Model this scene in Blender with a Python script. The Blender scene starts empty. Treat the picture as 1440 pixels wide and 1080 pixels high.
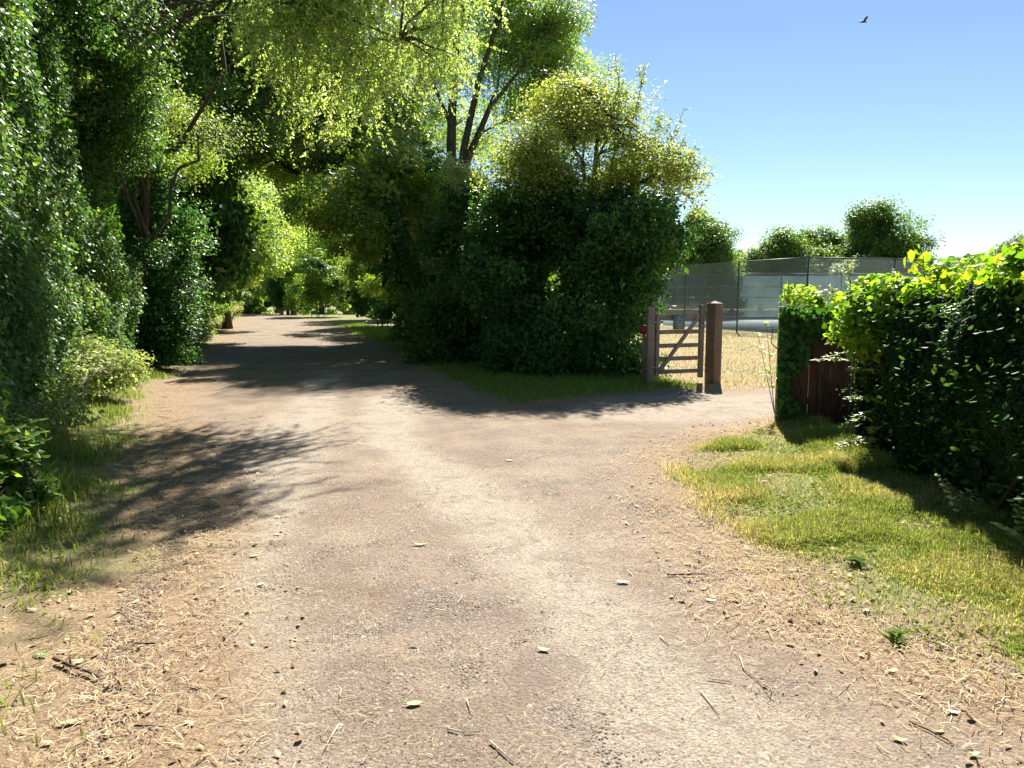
import bpy, math, random
import numpy as np
from mathutils import Vector

# ------------------------------------------------------------------ camera, light, exposure
S = bpy.context.scene
COL = S.collection
F = 1082.0
PITCH = math.atan((540 - 412) / F)
EYE = 1.6
cam_d = bpy.data.cameras.new('camera')
cam = bpy.data.objects.new('camera', cam_d)
COL.objects.link(cam)
cam_d.sensor_fit = 'HORIZONTAL'
cam_d.sensor_width = 36.0
cam_d.lens = F / 1440 * 36.0
cam_d.clip_start = 0.05
cam_d.clip_end = 3000
cam.location = (0, 0, EYE)
cam.rotation_euler = (math.pi / 2 - PITCH, 0, 0)
S.camera = cam

SUN_EL = math.radians(42.5)
SUN_AZ = math.radians(14)          # to the right of the view axis (+Y)
world = bpy.data.worlds.new('World')
S.world = world
world.use_nodes = True
wn = world.node_tree
bg = wn.nodes['Background']
sky = wn.nodes.new('ShaderNodeTexSky')
sky.sky_type = 'NISHITA'
sky.sun_disc = False
sky.sun_elevation = SUN_EL
sky.sun_rotation = SUN_AZ
sky.altitude = 0
sky.air_density = 0.88
sky.dust_density = 0.05
sky.ozone_density = 3.2
wn.links.new(sky.outputs[0], bg.inputs[0])
bg.inputs[1].default_value = 0.046

sun_d = bpy.data.lights.new('sun', 'SUN')
sun_d.energy = 5.0
sun_d.angle = math.radians(0.55)
sun_d.color = (1.0, 0.93, 0.82)
sun = bpy.data.objects.new('sun', sun_d)
COL.objects.link(sun)
sdir = Vector((math.sin(SUN_AZ) * math.cos(SUN_EL), math.cos(SUN_AZ) * math.cos(SUN_EL), math.sin(SUN_EL)))
sun.rotation_euler = sdir.to_track_quat('Z', 'Y').to_euler()
sun.location = (5, 20, 30)

S.view_settings.view_transform = 'Standard'
S.view_settings.look = 'None'
S.view_settings.gamma = 1
S.view_settings.use_curve_mapping = False
S.view_settings.exposure = 1.6
S.render.engine = 'CYCLES'
S.cycles.max_bounces = 10
S.cycles.diffuse_bounces = 7
S.cycles.transmission_bounces = 7
S.cycles.glossy_bounces = 2
S.cycles.sample_clamp_indirect = 6

R = np.random.default_rng(11)
random.seed(5)

# ------------------------------------------------------------------ measuring helpers
CP, SP = math.cos(PITCH), math.sin(PITCH)
def ray(px, py):
    a = (px - 720) / F; b = (540 - py) / F
    return a, CP + b * SP, -SP + b * CP
def G(px, py, z=0.0):
    a, y, zz = ray(px, py)
    t = (z - EYE) / zz
    return (a * t, y * t)
def W(px, py, Y):
    a, y, zz = ray(px, py)
    t = Y / y
    return (a * t, Y, EYE + zz * t)

def hash3(i, j, k, seed=0):
    h = (i.astype(np.int64) * 374761393 + j.astype(np.int64) * 668265263 + k.astype(np.int64) * 2147483647 + seed * 1274126177) & 0xffffffff
    h = ((h ^ (h >> 13)) * 1274126177) & 0xffffffff
    h = h ^ (h >> 16)
    return (h & 0xffff) / 65535.0
def noise(p, scale=1.0, seed=0):
    q = np.asarray(p, float) * scale
    i = np.floor(q).astype(np.int64); f = q - i; f = f * f * (3 - 2 * f)
    r = 0
    for a in (0, 1):
        for b in (0, 1):
            for c in (0, 1):
                w = (f[:, 0] if a else 1 - f[:, 0]) * (f[:, 1] if b else 1 - f[:, 1]) * (f[:, 2] if c else 1 - f[:, 2])
                r = r + w * hash3(i[:, 0] + a, i[:, 1] + b, i[:, 2] + c, seed)
    return r
def noise2(x, y, scale=1.0, seed=0):
    x = np.asarray(x, float); y = np.asarray(y, float)
    return noise(np.stack([x.ravel(), y.ravel(), np.zeros(x.size)], 1), scale, seed).reshape(x.shape)
def sstep(a, b, x):
    t = np.clip((x - a) / (b - a), 0, 1); return t * t * (3 - 2 * t)

# lane outline in metres, measured from the photograph's ground plane
LEFT = [(-1.05, -8), (-1.05, 0), (-1.25, 2.6), (-1.6, 3.55), G(285, 750), G(262, 650), G(236, 575), G(262, 545), G(288, 500), G(325, 470), G(334, 445)]
RIGHT = [(2.3, -8), (2.35, 0), (2.2, 2.6), G(1400, 1000), G(1230, 900), G(1110, 845), G(1040, 775), G(985, 730), G(938, 680), G(935, 652), G(985, 622), G(1085, 594)]
DRIVE = [(4.6, 9.9), (9, 10.2), (16, 10.4), (16, 12.9), (9, 12.9), (5, 13.0), (3.6, 12.5), (2.6, 12.7), (2.35, 12.2), (1.0, 11.3), (-0.1, 10.7)]
RIGHT2 = [G(640, 543), G(600, 520), G(540, 490), G(470, 457), G(392, 441.5)]
l_end, r_end = LEFT[-1], RIGHT2[-1]
dirn = np.array([(l_end[0] - LEFT[-2][0]), (l_end[1] - LEFT[-2][1])]); dirn /= np.linalg.norm(dirn)
FAR = [(r_end[0] + dirn[0] * 60 - 2, r_end[1] + dirn[1] * 60), (l_end[0] + dirn[0] * 60, l_end[1] + dirn[1] * 60)]
POLY = np.array(RIGHT + DRIVE + RIGHT2 + FAR + LEFT[::-1])
def sdist(x, y):
    x = np.asarray(x, float).ravel(); y = np.asarray(y, float).ravel()
    d = np.full(x.shape, 1e9); inside = np.zeros(x.shape, bool)
    n = len(POLY)
    for i in range(n):
        ax, ay = POLY[i]; bx, by = POLY[(i + 1) % n]
        ex, ey = bx - ax, by - ay
        t = np.clip(((x - ax) * ex + (y - ay) * ey) / (ex * ex + ey * ey + 1e-12), 0, 1)
        d = np.minimum(d, np.hypot(x - ax - t * ex, y - ay - t * ey))
        c = ((ay > y) != (by > y))
        with np.errstate(divide='ignore', invalid='ignore'):
            xi = (bx - ax) * (y - ay) / (by - ay + 1e-12) + ax
        inside ^= c & (x < xi)
    return np.where(inside, -d, d)
def edge(x, y):
    """signed distance to the gravel, negative on it, made ragged"""
    x = np.asarray(x, float).ravel(); y = np.asarray(y, float).ravel()
    sc = np.clip(y / 10.0, 0.5, 2.0)
    return sdist(x, y) + ((noise2(x, y, 1.1, 3) - .5) * .34 + (noise2(x, y, 3.7, 4) - .5) * .16) * sc
LX = np.array([p[0] for p in LEFT]); LY = np.array([p[1] for p in LEFT])
def left_x(y): return np.interp(y, LY, LX)

def height(x, y):
    x = np.asarray(x, float); y = np.asarray(y, float)
    lane_side = sstep(8, 14, -x)
    z = -0.055 * np.maximum(y - 58, 0) * lane_side
    z = np.maximum(z, -6.0)
    d = np.interp(y, LY, LX) - x                        # metres left of the lane
    z = z + 0.38 * sstep(0.3, 2.6, d) * sstep(60, 50, y)
    d2 = x - 1.6                                        # right verge, a little crown then falling to the hedge
    z = z + 0.05 * sstep(0.0, 0.8, d2) * sstep(9.5, 8, y)
    z = z + (noise2(x, y, .8, 9) - .5) * .03 + (noise2(x, y, 3.1, 10) - .5) * .012
    return z
def H(x, y): return float(height(np.array([x]), np.array([y]))[0])

# ------------------------------------------------------------------ object helpers
def tag(o, label=None, cat=None, group=None, kind=None):
    if label: o['label'] = label
    if cat: o['category'] = cat
    if group: o['group'] = group
    if kind: o['kind'] = kind
    return o
def empty(name, loc=(0, 0, 0), rz=0):
    o = bpy.data.objects.new(name, None); COL.objects.link(o)
    o.location = loc; o.rotation_euler = (0, 0, rz); o.empty_display_size = .2
    return o
def mesh_np(name, verts, faces, mat, parent=None, attrs=None, smooth=False, tris=None):
    """verts (N,3); faces (M,k) int array, or a list of such arrays"""
    me = bpy.data.meshes.new(name)
    if not isinstance(faces, (list, tuple)): faces = [faces]
    faces = [np.asarray(f) for f in faces if len(f)]
    me.vertices.add(len(verts)); me.vertices.foreach_set('co', np.asarray(verts, np.float32).ravel())
    loops = np.concatenate([f.ravel() for f in faces]).astype(np.int32)
    tot = np.concatenate([np.full(len(f), f.shape[1]) for f in faces]).astype(np.int32)
    start = np.concatenate([[0], np.cumsum(tot)[:-1]]).astype(np.int32)
    me.loops.add(len(loops)); me.loops.foreach_set('vertex_index', loops)
    me.polygons.add(len(tot)); me.polygons.foreach_set('loop_start', start)
    me.polygons.foreach_set('loop_total', tot)
    for k, v in (attrs or {}).items():
        a = me.attributes.new(k, 'FLOAT', 'POINT'); a.data.foreach_set('value', np.asarray(v, np.float32))
    me.update(calc_edges=True)
    if smooth: me.polygons.foreach_set('use_smooth', np.ones(len(tot), bool))
    me.materials.append(mat)
    o = bpy.data.objects.new(name, me); COL.objects.link(o)
    if parent: o.parent = parent
    return o
def copy_tree(src, parent=None):
    c = src.copy(); COL.objects.link(c)
    if parent: c.parent = parent
    for ch in list(src.children): copy_tree(ch, c)
    return c

class MB:
    """collects simple solids into one mesh"""
    def __init__(s): s.v = []; s.f4 = []; s.f3 = []; s.fn = []
    def n(s): return len(s.v)
    def box(s, c, size, rz=0, tilt=None, jit=0):
        b = s.n(); hx, hy, hz = size[0] / 2, size[1] / 2, size[2] / 2
        ca, sa = math.cos(rz), math.sin(rz)
        for dx, dy, dz in ((-1, -1, -1), (1, -1, -1), (1, 1, -1), (-1, 1, -1), (-1, -1, 1), (1, -1, 1), (1, 1, 1), (-1, 1, 1)):
            x, y, z = dx * hx, dy * hy, dz * hz
            if jit: x += random.uniform(-jit, jit); y += random.uniform(-jit, jit); z += random.uniform(-jit, jit)
            s.v.append((c[0] + x * ca - y * sa, c[1] + x * sa + y * ca, c[2] + z))
        s.f4 += [(b, b + 3, b + 2, b + 1), (b + 4, b + 5, b + 6, b + 7), (b, b + 1, b + 5, b + 4), (b + 1, b + 2, b + 6, b + 5), (b + 2, b + 3, b + 7, b + 6), (b + 3, b, b + 4, b + 7)]
    def bar(s, p, q, w, h, up=(0, 0, 1)):
        p = Vector(p); q = Vector(q); d = (q - p).normalized(); u = Vector(up)
        side = d.cross(u).normalized(); u = side.cross(d).normalized()
        b = s.n()
        for e in (p, q):
            for a, c in ((-1, -1), (1, -1), (1, 1), (-1, 1)):
                s.v.append(tuple(e + side * a * w / 2 + u * c * h / 2))
        s.f4 += [(b, b + 1, b + 2, b + 3), (b + 7, b + 6, b + 5, b + 4)] + [(b + i, b + 4 + i, b + 4 + (i + 1) % 4, b + (i + 1) % 4) for i in range(4)]
    def tube(s, pts, rad, sides=6, cap=True, rough=0):
        pts = [Vector(p) for p in pts]; n = len(pts); b = s.n()
        u = None
        for i, p in enumerate(pts):
            d = (pts[min(i + 1, n - 1)] - pts[max(i - 1, 0)])
            d = d.normalized() if d.length > 1e-9 else Vector((0, 0, 1))
            if u is None: u = d.orthogonal().normalized()
            u = (u - d * u.dot(d)).normalized(); w = d.cross(u)
            r = rad[i] if hasattr(rad, '__len__') else rad
            for k in range(sides):
                a = 2 * math.pi * k / sides
                rr = r * (1 + (random.uniform(-rough, rough) if rough else 0))
                s.v.append(tuple(p + u * math.cos(a) * rr + w * math.sin(a) * rr))
        for i in range(n - 1):
            for k in range(sides):
                k2 = (k + 1) % sides
                s.f4.append((b + i * sides + k, b + i * sides + k2, b + (i + 1) * sides + k2, b + (i + 1) * sides + k))
        if cap:
            s.v.append(tuple(pts[-1])); t = s.n() - 1; o = b + (n - 1) * sides
            for k in range(sides): s.f3.append((o + k, o + (k + 1) % sides, t))
            s.v.append(tuple(pts[0])); t = s.n() - 1
            for k in range(sides): s.f3.append((b + (k + 1) % sides, b + k, t))
    def build(s, name, mat, parent=None, smooth=False, attrs=None):
        fs = []
        if s.f4: fs.append(np.array(s.f4))
        if s.f3: fs.append(np.array(s.f3))
        for f in s.fn: fs.append(np.array([f]))
        return mesh_np(name, np.array(s.v), fs, mat, parent, attrs=attrs, smooth=smooth)
def bevel(o, w, seg=2):
    m = o.modifiers.new('bevel', 'BEVEL'); m.width = w; m.segments = seg; m.limit_method = 'ANGLE'
    return o

# ------------------------------------------------------------------ materials
def mat_new(name):
    m = bpy.data.materials.new(name); m.use_nodes = True
    nt = m.node_tree
    for n in list(nt.nodes): nt.nodes.remove(n)
    out = nt.nodes.new('ShaderNodeOutputMaterial')
    return m, nt, out
def N(nt, t, **kw):
    n = nt.nodes.new(t)
    for k, v in kw.items():
        if k.startswith('i_'):
            n.inputs[k[2:].replace('_', ' ')].default_value = v
        else: setattr(n, k, v)
    return n
def ramp(nt, fac, stops, interp='LINEAR'):
    r = nt.nodes.new('ShaderNodeValToRGB'); cr = r.color_ramp; cr.interpolation = interp
    while len(cr.elements) < len(stops): cr.elements.new(0.5)
    for e, (p, c) in zip(cr.elements, stops):
        e.position = p; e.color = (c[0], c[1], c[2], 1) if hasattr(c, '__len__') else (c, c, c, 1)
    nt.links.new(fac, r.inputs[0]); return r.outputs[0]
def mix(nt, fac, a, b, mode='MIX'):
    m = nt.nodes.new('ShaderNodeMix'); m.data_type = 'RGBA'; m.blend_type = mode
    for s, v in ((0, fac), (6, a), (7, b)):
        if hasattr(v, 'is_linked') or hasattr(v, 'links'): nt.links.new(v, m.inputs[s])
        else: m.inputs[s].default_value = v if s == 0 else (v[0], v[1], v[2], 1)
    return m.outputs[2]
def attr(nt, name):
    a = nt.nodes.new('ShaderNodeAttribute'); a.attribute_name = name; return a.outputs['Fac']
def tex(nt, kind, scale, detail=3, rough=.6, vec=None, dist=0):
    if kind == 'noise':
        t = N(nt, 'ShaderNodeTexNoise'); t.inputs['Detail'].default_value = detail; t.inputs['Roughness'].default_value = rough; t.inputs['Distortion'].default_value = dist
    else:
        t = N(nt, 'ShaderNodeTexVoronoi'); t.feature = kind
    t.inputs['Scale'].default_value = scale
    nt.links.new(vec, t.inputs['Vector'])
    return t
def objco(nt): return nt.nodes.new('ShaderNodeTexCoord').outputs['Object']
def math_n(nt, op, a, b=None, clamp=False):
    m = nt.nodes.new('ShaderNodeMath'); m.operation = op; m.use_clamp = clamp
    for i, v in enumerate((a, b)):
        if v is None: continue
        if hasattr(v, 'links'): nt.links.new(v, m.inputs[i])
        else: m.inputs[i].default_value = v
    return m.outputs[0]
def maprange(nt, v, a, b, c=0, d=1):
    m = nt.nodes.new('ShaderNodeMapRange'); m.clamp = True
    nt.links.new(v, m.inputs[0])
    for i, x in enumerate((a, b, c, d)): m.inputs[i + 1].default_value = x
    return m.outputs[0]

LEAFK = 2.2
def leaf_mat(name, cols, trans, tcol_mul=(1.6, 1.9, .55), gloss=.10, rough=.38):
    """cols: ramp over the per-leaf tint attribute"""
    m, nt, out = mat_new(name)
    c = ramp(nt, attr(nt, 'tint'), [(p_, tuple(min(.7, v * LEAFK) for v in q_)) for p_, q_ in cols])
    d = N(nt, 'ShaderNodeBsdfDiffuse'); nt.links.new(c, d.inputs[0])
    t = N(nt, 'ShaderNodeBsdfTranslucent')
    tc = mix(nt, 1.0, c, tcol_mul, 'MULTIPLY'); nt.links.new(tc, t.inputs[0])
    m1 = N(nt, 'ShaderNodeMixShader'); m1.inputs[0].default_value = trans
    nt.links.new(d.outputs[0], m1.inputs[1]); nt.links.new(t.outputs[0], m1.inputs[2])
    g = N(nt, 'ShaderNodeBsdfGlossy'); g.inputs['Roughness'].default_value = rough; g.inputs[0].default_value = (.8, .85, .8, 1)
    fr = N(nt, 'ShaderNodeFresnel'); fr.inputs[0].default_value = 1.42
    ff = math_n(nt, 'MULTIPLY', fr.outputs[0], gloss * 8, True)
    ff = math_n(nt, 'MINIMUM', ff, .14)
    m2 = N(nt, 'ShaderNodeMixShader'); nt.links.new(ff, m2.inputs[0])
    nt.links.new(m1.outputs[0], m2.inputs[1]); nt.links.new(g.outputs[0], m2.inputs[2])
    nt.links.new(m2.outputs[0], out.inputs[0])
    return m
M = {}
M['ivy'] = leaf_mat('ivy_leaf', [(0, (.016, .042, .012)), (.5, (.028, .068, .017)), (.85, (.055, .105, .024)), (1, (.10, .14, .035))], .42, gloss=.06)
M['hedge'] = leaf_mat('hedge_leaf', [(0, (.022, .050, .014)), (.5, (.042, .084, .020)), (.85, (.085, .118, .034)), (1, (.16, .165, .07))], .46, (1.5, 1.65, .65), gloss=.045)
M['mid'] = leaf_mat('broad_leaf', [(0, (.030, .066, .015)), (.5, (.064, .112, .021)), (.85, (.115, .150, .030)), (1, (.17, .175, .06))], .54, (1.6, 1.65, .6), gloss=.04)
M['ash'] = leaf_mat('ash_leaf', [(0, (.050, .088, .020)), (.5, (.105, .150, .040)), (1, (.18, .205, .070))], .60, (1.65, 1.75, .65), gloss=.04)
M['birch'] = leaf_mat('birch_leaf', [(0, (.085, .125, .042)), (.5, (.175, .215, .085)), (1, (.31, .325, .18))], .58, (1.5, 1.6, .75), gloss=.05)
M['thorn'] = leaf_mat('hawthorn_leaf', [(0, (.050, .080, .022)), (.45, (.110, .140, .036)), (.8, (.165, .165, .055)), (1, (.24, .19, .12))], .58, (1.6, 1.75, .65), gloss=.03)
M['pale_green'] = leaf_mat('pale_green_leaf', [(0, (.060, .095, .026)), (.5, (.12, .150, .042)), (1, (.21, .21, .08))], .58, (1.6, 1.75, .65), gloss=.04)
M['pale'] = leaf_mat('pale_blossom', [(0, (.08, .10, .04)), (.4, (.20, .19, .11)), (1, (.35, .32, .24))], .35, gloss=.02)
M['bramble'] = leaf_mat('bramble_leaf', [(0, (.036, .078, .014)), (.5, (.075, .130, .018)), (.85, (.14, .175, .024)), (1, (.21, .20, .04))], .60, (1.7, 1.85, .4), gloss=.02)
M['yew'] = leaf_mat('hedge_needle', [(0, (.008, .020, .008)), (.6, (.014, .034, .011)), (1, (.035, .060, .016))], .28, gloss=.02)
M['climber'] = leaf_mat('climber_leaf', [(0, (.014, .034, .012)), (.6, (.030, .060, .018)), (1, (.07, .10, .03))], .4, gloss=.012)
M['grass'] = leaf_mat('grass_blade', [(0, (.050, .080, .018)), (.4, (.105, .145, .028)), (.62, (.165, .175, .05)), (.8, (.21, .175, .085)), (1, (.30, .25, .15))], .42, (1.25, 1.3, .75), gloss=.0)
M['dry'] = leaf_mat('dry_grass_blade', [(0, (.085, .095, .028)), (.3, (.17, .14, .065)), (.7, (.235, .185, .095)), (1, (.30, .245, .145))], .3, (1.2, 1.1, .8), gloss=.0)
M['straw'] = leaf_mat('straw_litter', [(0, (.05, .032, .02)), (.3, (.13, .088, .05)), (.65, (.22, .165, .098)), (1, (.33, .275, .185))], .10, (1, 1, 1), gloss=.0)
M['umbel'] = leaf_mat('pale_weed', [(0, (.06, .09, .024)), (.5, (.14, .165, .06)), (1, (.32, .31, .22))], .48, (1.4, 1.5, .7), gloss=.02)

def bark_mat(name, c1, c2, scale=14):
    m, nt, out = mat_new(name); co = objco(nt)
    mp = N(nt, 'ShaderNodeMapping'); mp.inputs['Scale'].default_value = (1, 1, .25); nt.links.new(co, mp.inputs[0])
    t = tex(nt, 'noise', scale, 6, .7, mp.outputs[0])
    c = ramp(nt, t.outputs[0], [(.3, c1), (.7, c2)])
    b = N(nt, 'ShaderNodeBsdfPrincipled'); b.inputs['Roughness'].default_value = .9; b.inputs['Specular IOR Level'].default_value = .2
    nt.links.new(c, b.inputs['Base Color'])
    bp = N(nt, 'ShaderNodeBump'); bp.inputs['Strength'].default_value = .6; bp.inputs['Distance'].default_value = .02
    nt.links.new(t.outputs[0], bp.inputs['Height']); nt.links.new(bp.outputs[0], b.inputs['Normal'])
    nt.links.new(b.outputs[0], out.inputs[0]); return m
M['bark'] = bark_mat('tree_bark', (.035, .028, .02), (.12, .10, .075))
M['twig'] = bark_mat('twig_bark', (.05, .03, .02), (.16, .10, .07), 60)
M['stem_green'] = bark_mat('green_stem', (.07, .09, .03), (.16, .17, .07), 40)

def wood_mat(name, c1, c2, c3, rough=.75):
    m, nt, out = mat_new(name); co = objco(nt)
    oi = N(nt, 'ShaderNodeObjectInfo')
    add = N(nt, 'ShaderNodeVectorMath'); add.operation = 'ADD'; nt.links.new(co, add.inputs[0])
    cb = N(nt, 'ShaderNodeCombineXYZ'); nt.links.new(math_n(nt, 'MULTIPLY', oi.outputs['Random'], 17.0), cb.inputs[0]); nt.links.new(cb.outputs[0], add.inputs[1])
    mp = N(nt, 'ShaderNodeMapping'); mp.inputs['Scale'].default_value = (1, 1, .07); nt.links.new(add.outputs[0], mp.inputs[0])
    g = tex(nt, 'noise', 55, 5, .65, mp.outputs[0], .6)
    big = tex(nt, 'noise', 3.2, 3, .6, add.outputs[0])
    c = mix(nt, ramp(nt, g.outputs[0], [(.3, 0), (.7, 1)]), c1, c2)
    c = mix(nt, ramp(nt, big.outputs[0], [(.45, 0), (.7, .75)]), c, c3)
    b = N(nt, 'ShaderNodeBsdfPrincipled'); b.inputs['Roughness'].default_value = rough; b.inputs['Specular IOR Level'].default_value = .3
    nt.links.new(c, b.inputs['Base Color'])
    bp = N(nt, 'ShaderNodeBump'); bp.inputs['Strength'].default_value = .5; bp.inputs['Distance'].default_value = .006
    nt.links.new(g.outputs[0], bp.inputs['Height']); nt.links.new(bp.outputs[0], b.inputs['Normal'])
    nt.links.new(b.outputs[0], out.inputs[0]); return m
M['post'] = wood_mat('stained_post_timber', (.12, .078, .052), (.22, .145, .098), (.27, .205, .15))
M['gate'] = wood_mat('weathered_gate_timber', (.18, .135, .10), (.31, .24, .18), (.36, .31, .26))
M['panel'] = wood_mat('red_brown_board', (.085, .038, .026), (.16, .072, .048), (.12, .075, .055))
def plain(name, col, rough=.6, metal=0, spec=.5):
    m, nt, out = mat_new(name); co = objco(nt)
    t = tex(nt, 'noise', 9, 5, .65, co)
    c = mix(nt, ramp(nt, t.outputs[0], [(.35, 0), (.75, 1)]), [v * .78 for v in col], [min(1, v * 1.15) for v in col])
    b = N(nt, 'ShaderNodeBsdfPrincipled'); b.inputs['Roughness'].default_value = rough; b.inputs['Metallic'].default_value = metal
    b.inputs['Specular IOR Level'].default_value = spec
    nt.links.new(c, b.inputs['Base Color']); nt.links.new(b.outputs[0], out.inputs[0]); return m
M['fence_green'] = plain('green_coated_steel', (.035, .07, .06), .55)
M['wire'] = plain('galvanised_wire', (.36, .44, .45), .45, .3)
M['sign'] = plain('green_grey_sign', (.17, .23, .20), .6)
M['signprint'] = plain('pale_sign_print', (.42, .48, .47), .6)
M['red'] = plain('red_painted_sign', (.42, .02, .05), .5)
M['steel'] = plain('latch_steel', (.35, .35, .36), .35, .9)
M['court'] = plain('pale_court_surface', (.26, .32, .32), .9, 0, .1)
M['courtline'] = plain('white_court_line', (.8, .8, .8), .6)
M['kerb'] = plain('concrete_edging', (.30, .30, .29), .8)
M['bird'] = plain('dark_feather', (.03, .03, .035), .7)
M['birdpale'] = plain('pale_feather', (.55, .50, .38), .7)

def netting_mat():
    m, nt, out = mat_new('windbreak_netting'); co = objco(nt)
    t = tex(nt, 'noise', 1.3, 4, .6, co)
    c = mix(nt, ramp(nt, t.outputs[0], [(.3, 0), (.7, 1)]), (.045, .08, .09), (.08, .125, .135))
    d = N(nt, 'ShaderNodeBsdfDiffuse'); nt.links.new(c, d.inputs[0])
    tl = N(nt, 'ShaderNodeBsdfTranslucent'); nt.links.new(c, tl.inputs[0])
    a = N(nt, 'ShaderNodeMixShader'); a.inputs[0].default_value = .55
    nt.links.new(d.outputs[0], a.inputs[1]); nt.links.new(tl.outputs[0], a.inputs[2])
    tp = N(nt, 'ShaderNodeBsdfTransparent')
    b = N(nt, 'ShaderNodeMixShader'); b.inputs[0].default_value = .94
    nt.links.new(tp.outputs[0], b.inputs[1]); nt.links.new(a.outputs[0], b.inputs[2]); nt.links.new(b.outputs[0], out.inputs[0])
    return m
M['net'] = netting_mat()

def ground_mat(name, lane):
    m, nt, out = mat_new(name); co = objco(nt)
    e = attr(nt, 'edge')
    fine = tex(nt, 'noise', 95, 4, .75, co)
    med = tex(nt, 'noise', 14, 5, .65, co)
    big = tex(nt, 'noise', 1.15, 5, .6, co)
    big2 = tex(nt, 'noise', .45, 4, .6, co)
    vor = tex(nt, 'F1', 62, vec=co)
    vor2 = tex(nt, 'F1', 105, vec=co)
    # straw and soil at the edges
    mp = N(nt, 'ShaderNodeMapping'); mp.inputs['Rotation'].default_value = (0, 0, .5); mp.inputs['Scale'].default_value = (1, .16, 1); nt.links.new(co, mp.inputs[0])
    st1 = tex(nt, 'noise', 85, 3, .7, mp.outputs[0], 1.2)
    mp2 = N(nt, 'ShaderNodeMapping'); mp2.inputs['Rotation'].default_value = (0, 0, -1.0); mp2.inputs['Scale'].default_value = (1, .16, 1); nt.links.new(co, mp2.inputs[0])
    st2 = tex(nt, 'noise', 80, 3, .7, mp2.outputs[0], 1.2)
    stm = math_n(nt, 'MAXIMUM', st1.outputs[0], st2.outputs[0])
    soil = mix(nt, ramp(nt, med.outputs[0], [(.3, 0), (.75, 1)]), (.125, .080, .054), (.22, .152, .103))
    straw = mix(nt, ramp(nt, fine.outputs[0], [(.3, 0), (.7, 1)]), (.32, .235, .13), (.47, .37, .23))
    litter = mix(nt, ramp(nt, stm, [(.50, .12), (.68, .75)]), soil, straw)
    if lane:
        trk = attr(nt, 'track'); coarse = attr(nt, 'coarse')
        grey = mix(nt, ramp(nt, med.outputs[0], [(.3, 0), (.7, 1)]), (.27, .228, .180), (.35, .302, .242))
        brown = mix(nt, ramp(nt, big.outputs[0], [(.35, 0), (.65, 1)]), (.188, .140, .103), (.285, .226, .170))
        base = mix(nt, trk, brown, grey)
        # stone speckle, pale and dark chips; more of it where the surface is coarse
        chip = ramp(nt, vor2.outputs['Color'], [(.0, .38), (.3, .8), (.6, 1.0), (.8, 1.2), (1, 1.8)])
        base2 = mix(nt, .8, base, chip, 'MULTIPLY')
        dk = ramp(nt, vor.outputs['Distance'], [(.18, 1), (.34, 0)])
        sel = ramp(nt, vor.outputs['Color'], [(.48, 0), (.53, 1)])
        dk = mix(nt, 1.0, dk, sel, 'MULTIPLY')
        dkf = math_n(nt, 'MULTIPLY', dk, math_n(nt, 'MULTIPLY_ADD', coarse, .55))
        dkn = nt.nodes[-1]
        base2 = mix(nt, dkf, base2, (.055, .045, .042))
        stain = tex(nt, 'noise', 2.6, 6, .7, co, .8)
        base2 = mix(nt, ramp(nt, stain.outputs[0], [(.5, 0), (.62, .45)]), base2, (.135, .10, .078))
        patch = math_n(nt, 'MULTIPLY', ramp(nt, big2.outputs[0], [(.45, 0), (.65, .5)]), coarse)
        base2 = mix(nt, patch, base2, (.19, .155, .135))
        f = ramp(nt, math_n(nt, 'ADD', maprange(nt, e, -.75, .05), math_n(nt, 'MULTIPLY', math_n(nt, 'SUBTRACT', big.outputs[0], .5), 1.0)), [(.35, 0), (.85, 1)])
        col = mix(nt, f, base2, litter)
    else:
        gr = attr(nt, 'green'); dry = attr(nt, 'dry')
        green = mix(nt, ramp(nt, med.outputs[0], [(.3, 0), (.7, 1)]), (.10, .125, .032), (.23, .215, .10))
        dryc = mix(nt, ramp(nt, med.outputs[0], [(.3, 0), (.7, 1)]), (.22, .17, .085), (.34, .27, .155))
        col = mix(nt, gr, litter, green)
        dn = ramp(nt, big2.outputs[0], [(.45, 0), (.62, .75)])
        dryc = mix(nt, dn, dryc, (.20, .20, .065))
        col = mix(nt, dry, col, dryc)
    b = N(nt, 'ShaderNodeBsdfPrincipled'); b.inputs['Roughness'].default_value = .93; b.inputs['Specular IOR Level'].default_value = .18
    nt.links.new(col, b.inputs['Base Color'])
    hgt = math_n(nt, 'ADD', math_n(nt, 'MULTIPLY', fine.outputs[0], .8), math_n(nt, 'MULTIPLY', vor.outputs['Distance'], -.5))
    bp = N(nt, 'ShaderNodeBump'); bp.inputs['Strength'].default_value = .8; bp.inputs['Distance'].default_value = .012
    nt.links.new(hgt, bp.inputs['Height']); nt.links.new(bp.outputs[0], b.inputs['Normal'])
    nt.links.new(b.outputs[0], out.inputs[0])
    return m
M['ground'] = ground_mat('soil_and_dry_grass', False)
M['lane'] = ground_mat('gravelled_lane', True)
# coarse multiply-add fix: factor = coarse*0.45+0.45
for n in M['lane'].node_tree.nodes:
    if n.type == 'MATH' and n.operation == 'MULTIPLY_ADD': n.inputs[2].default_value = .42

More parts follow.
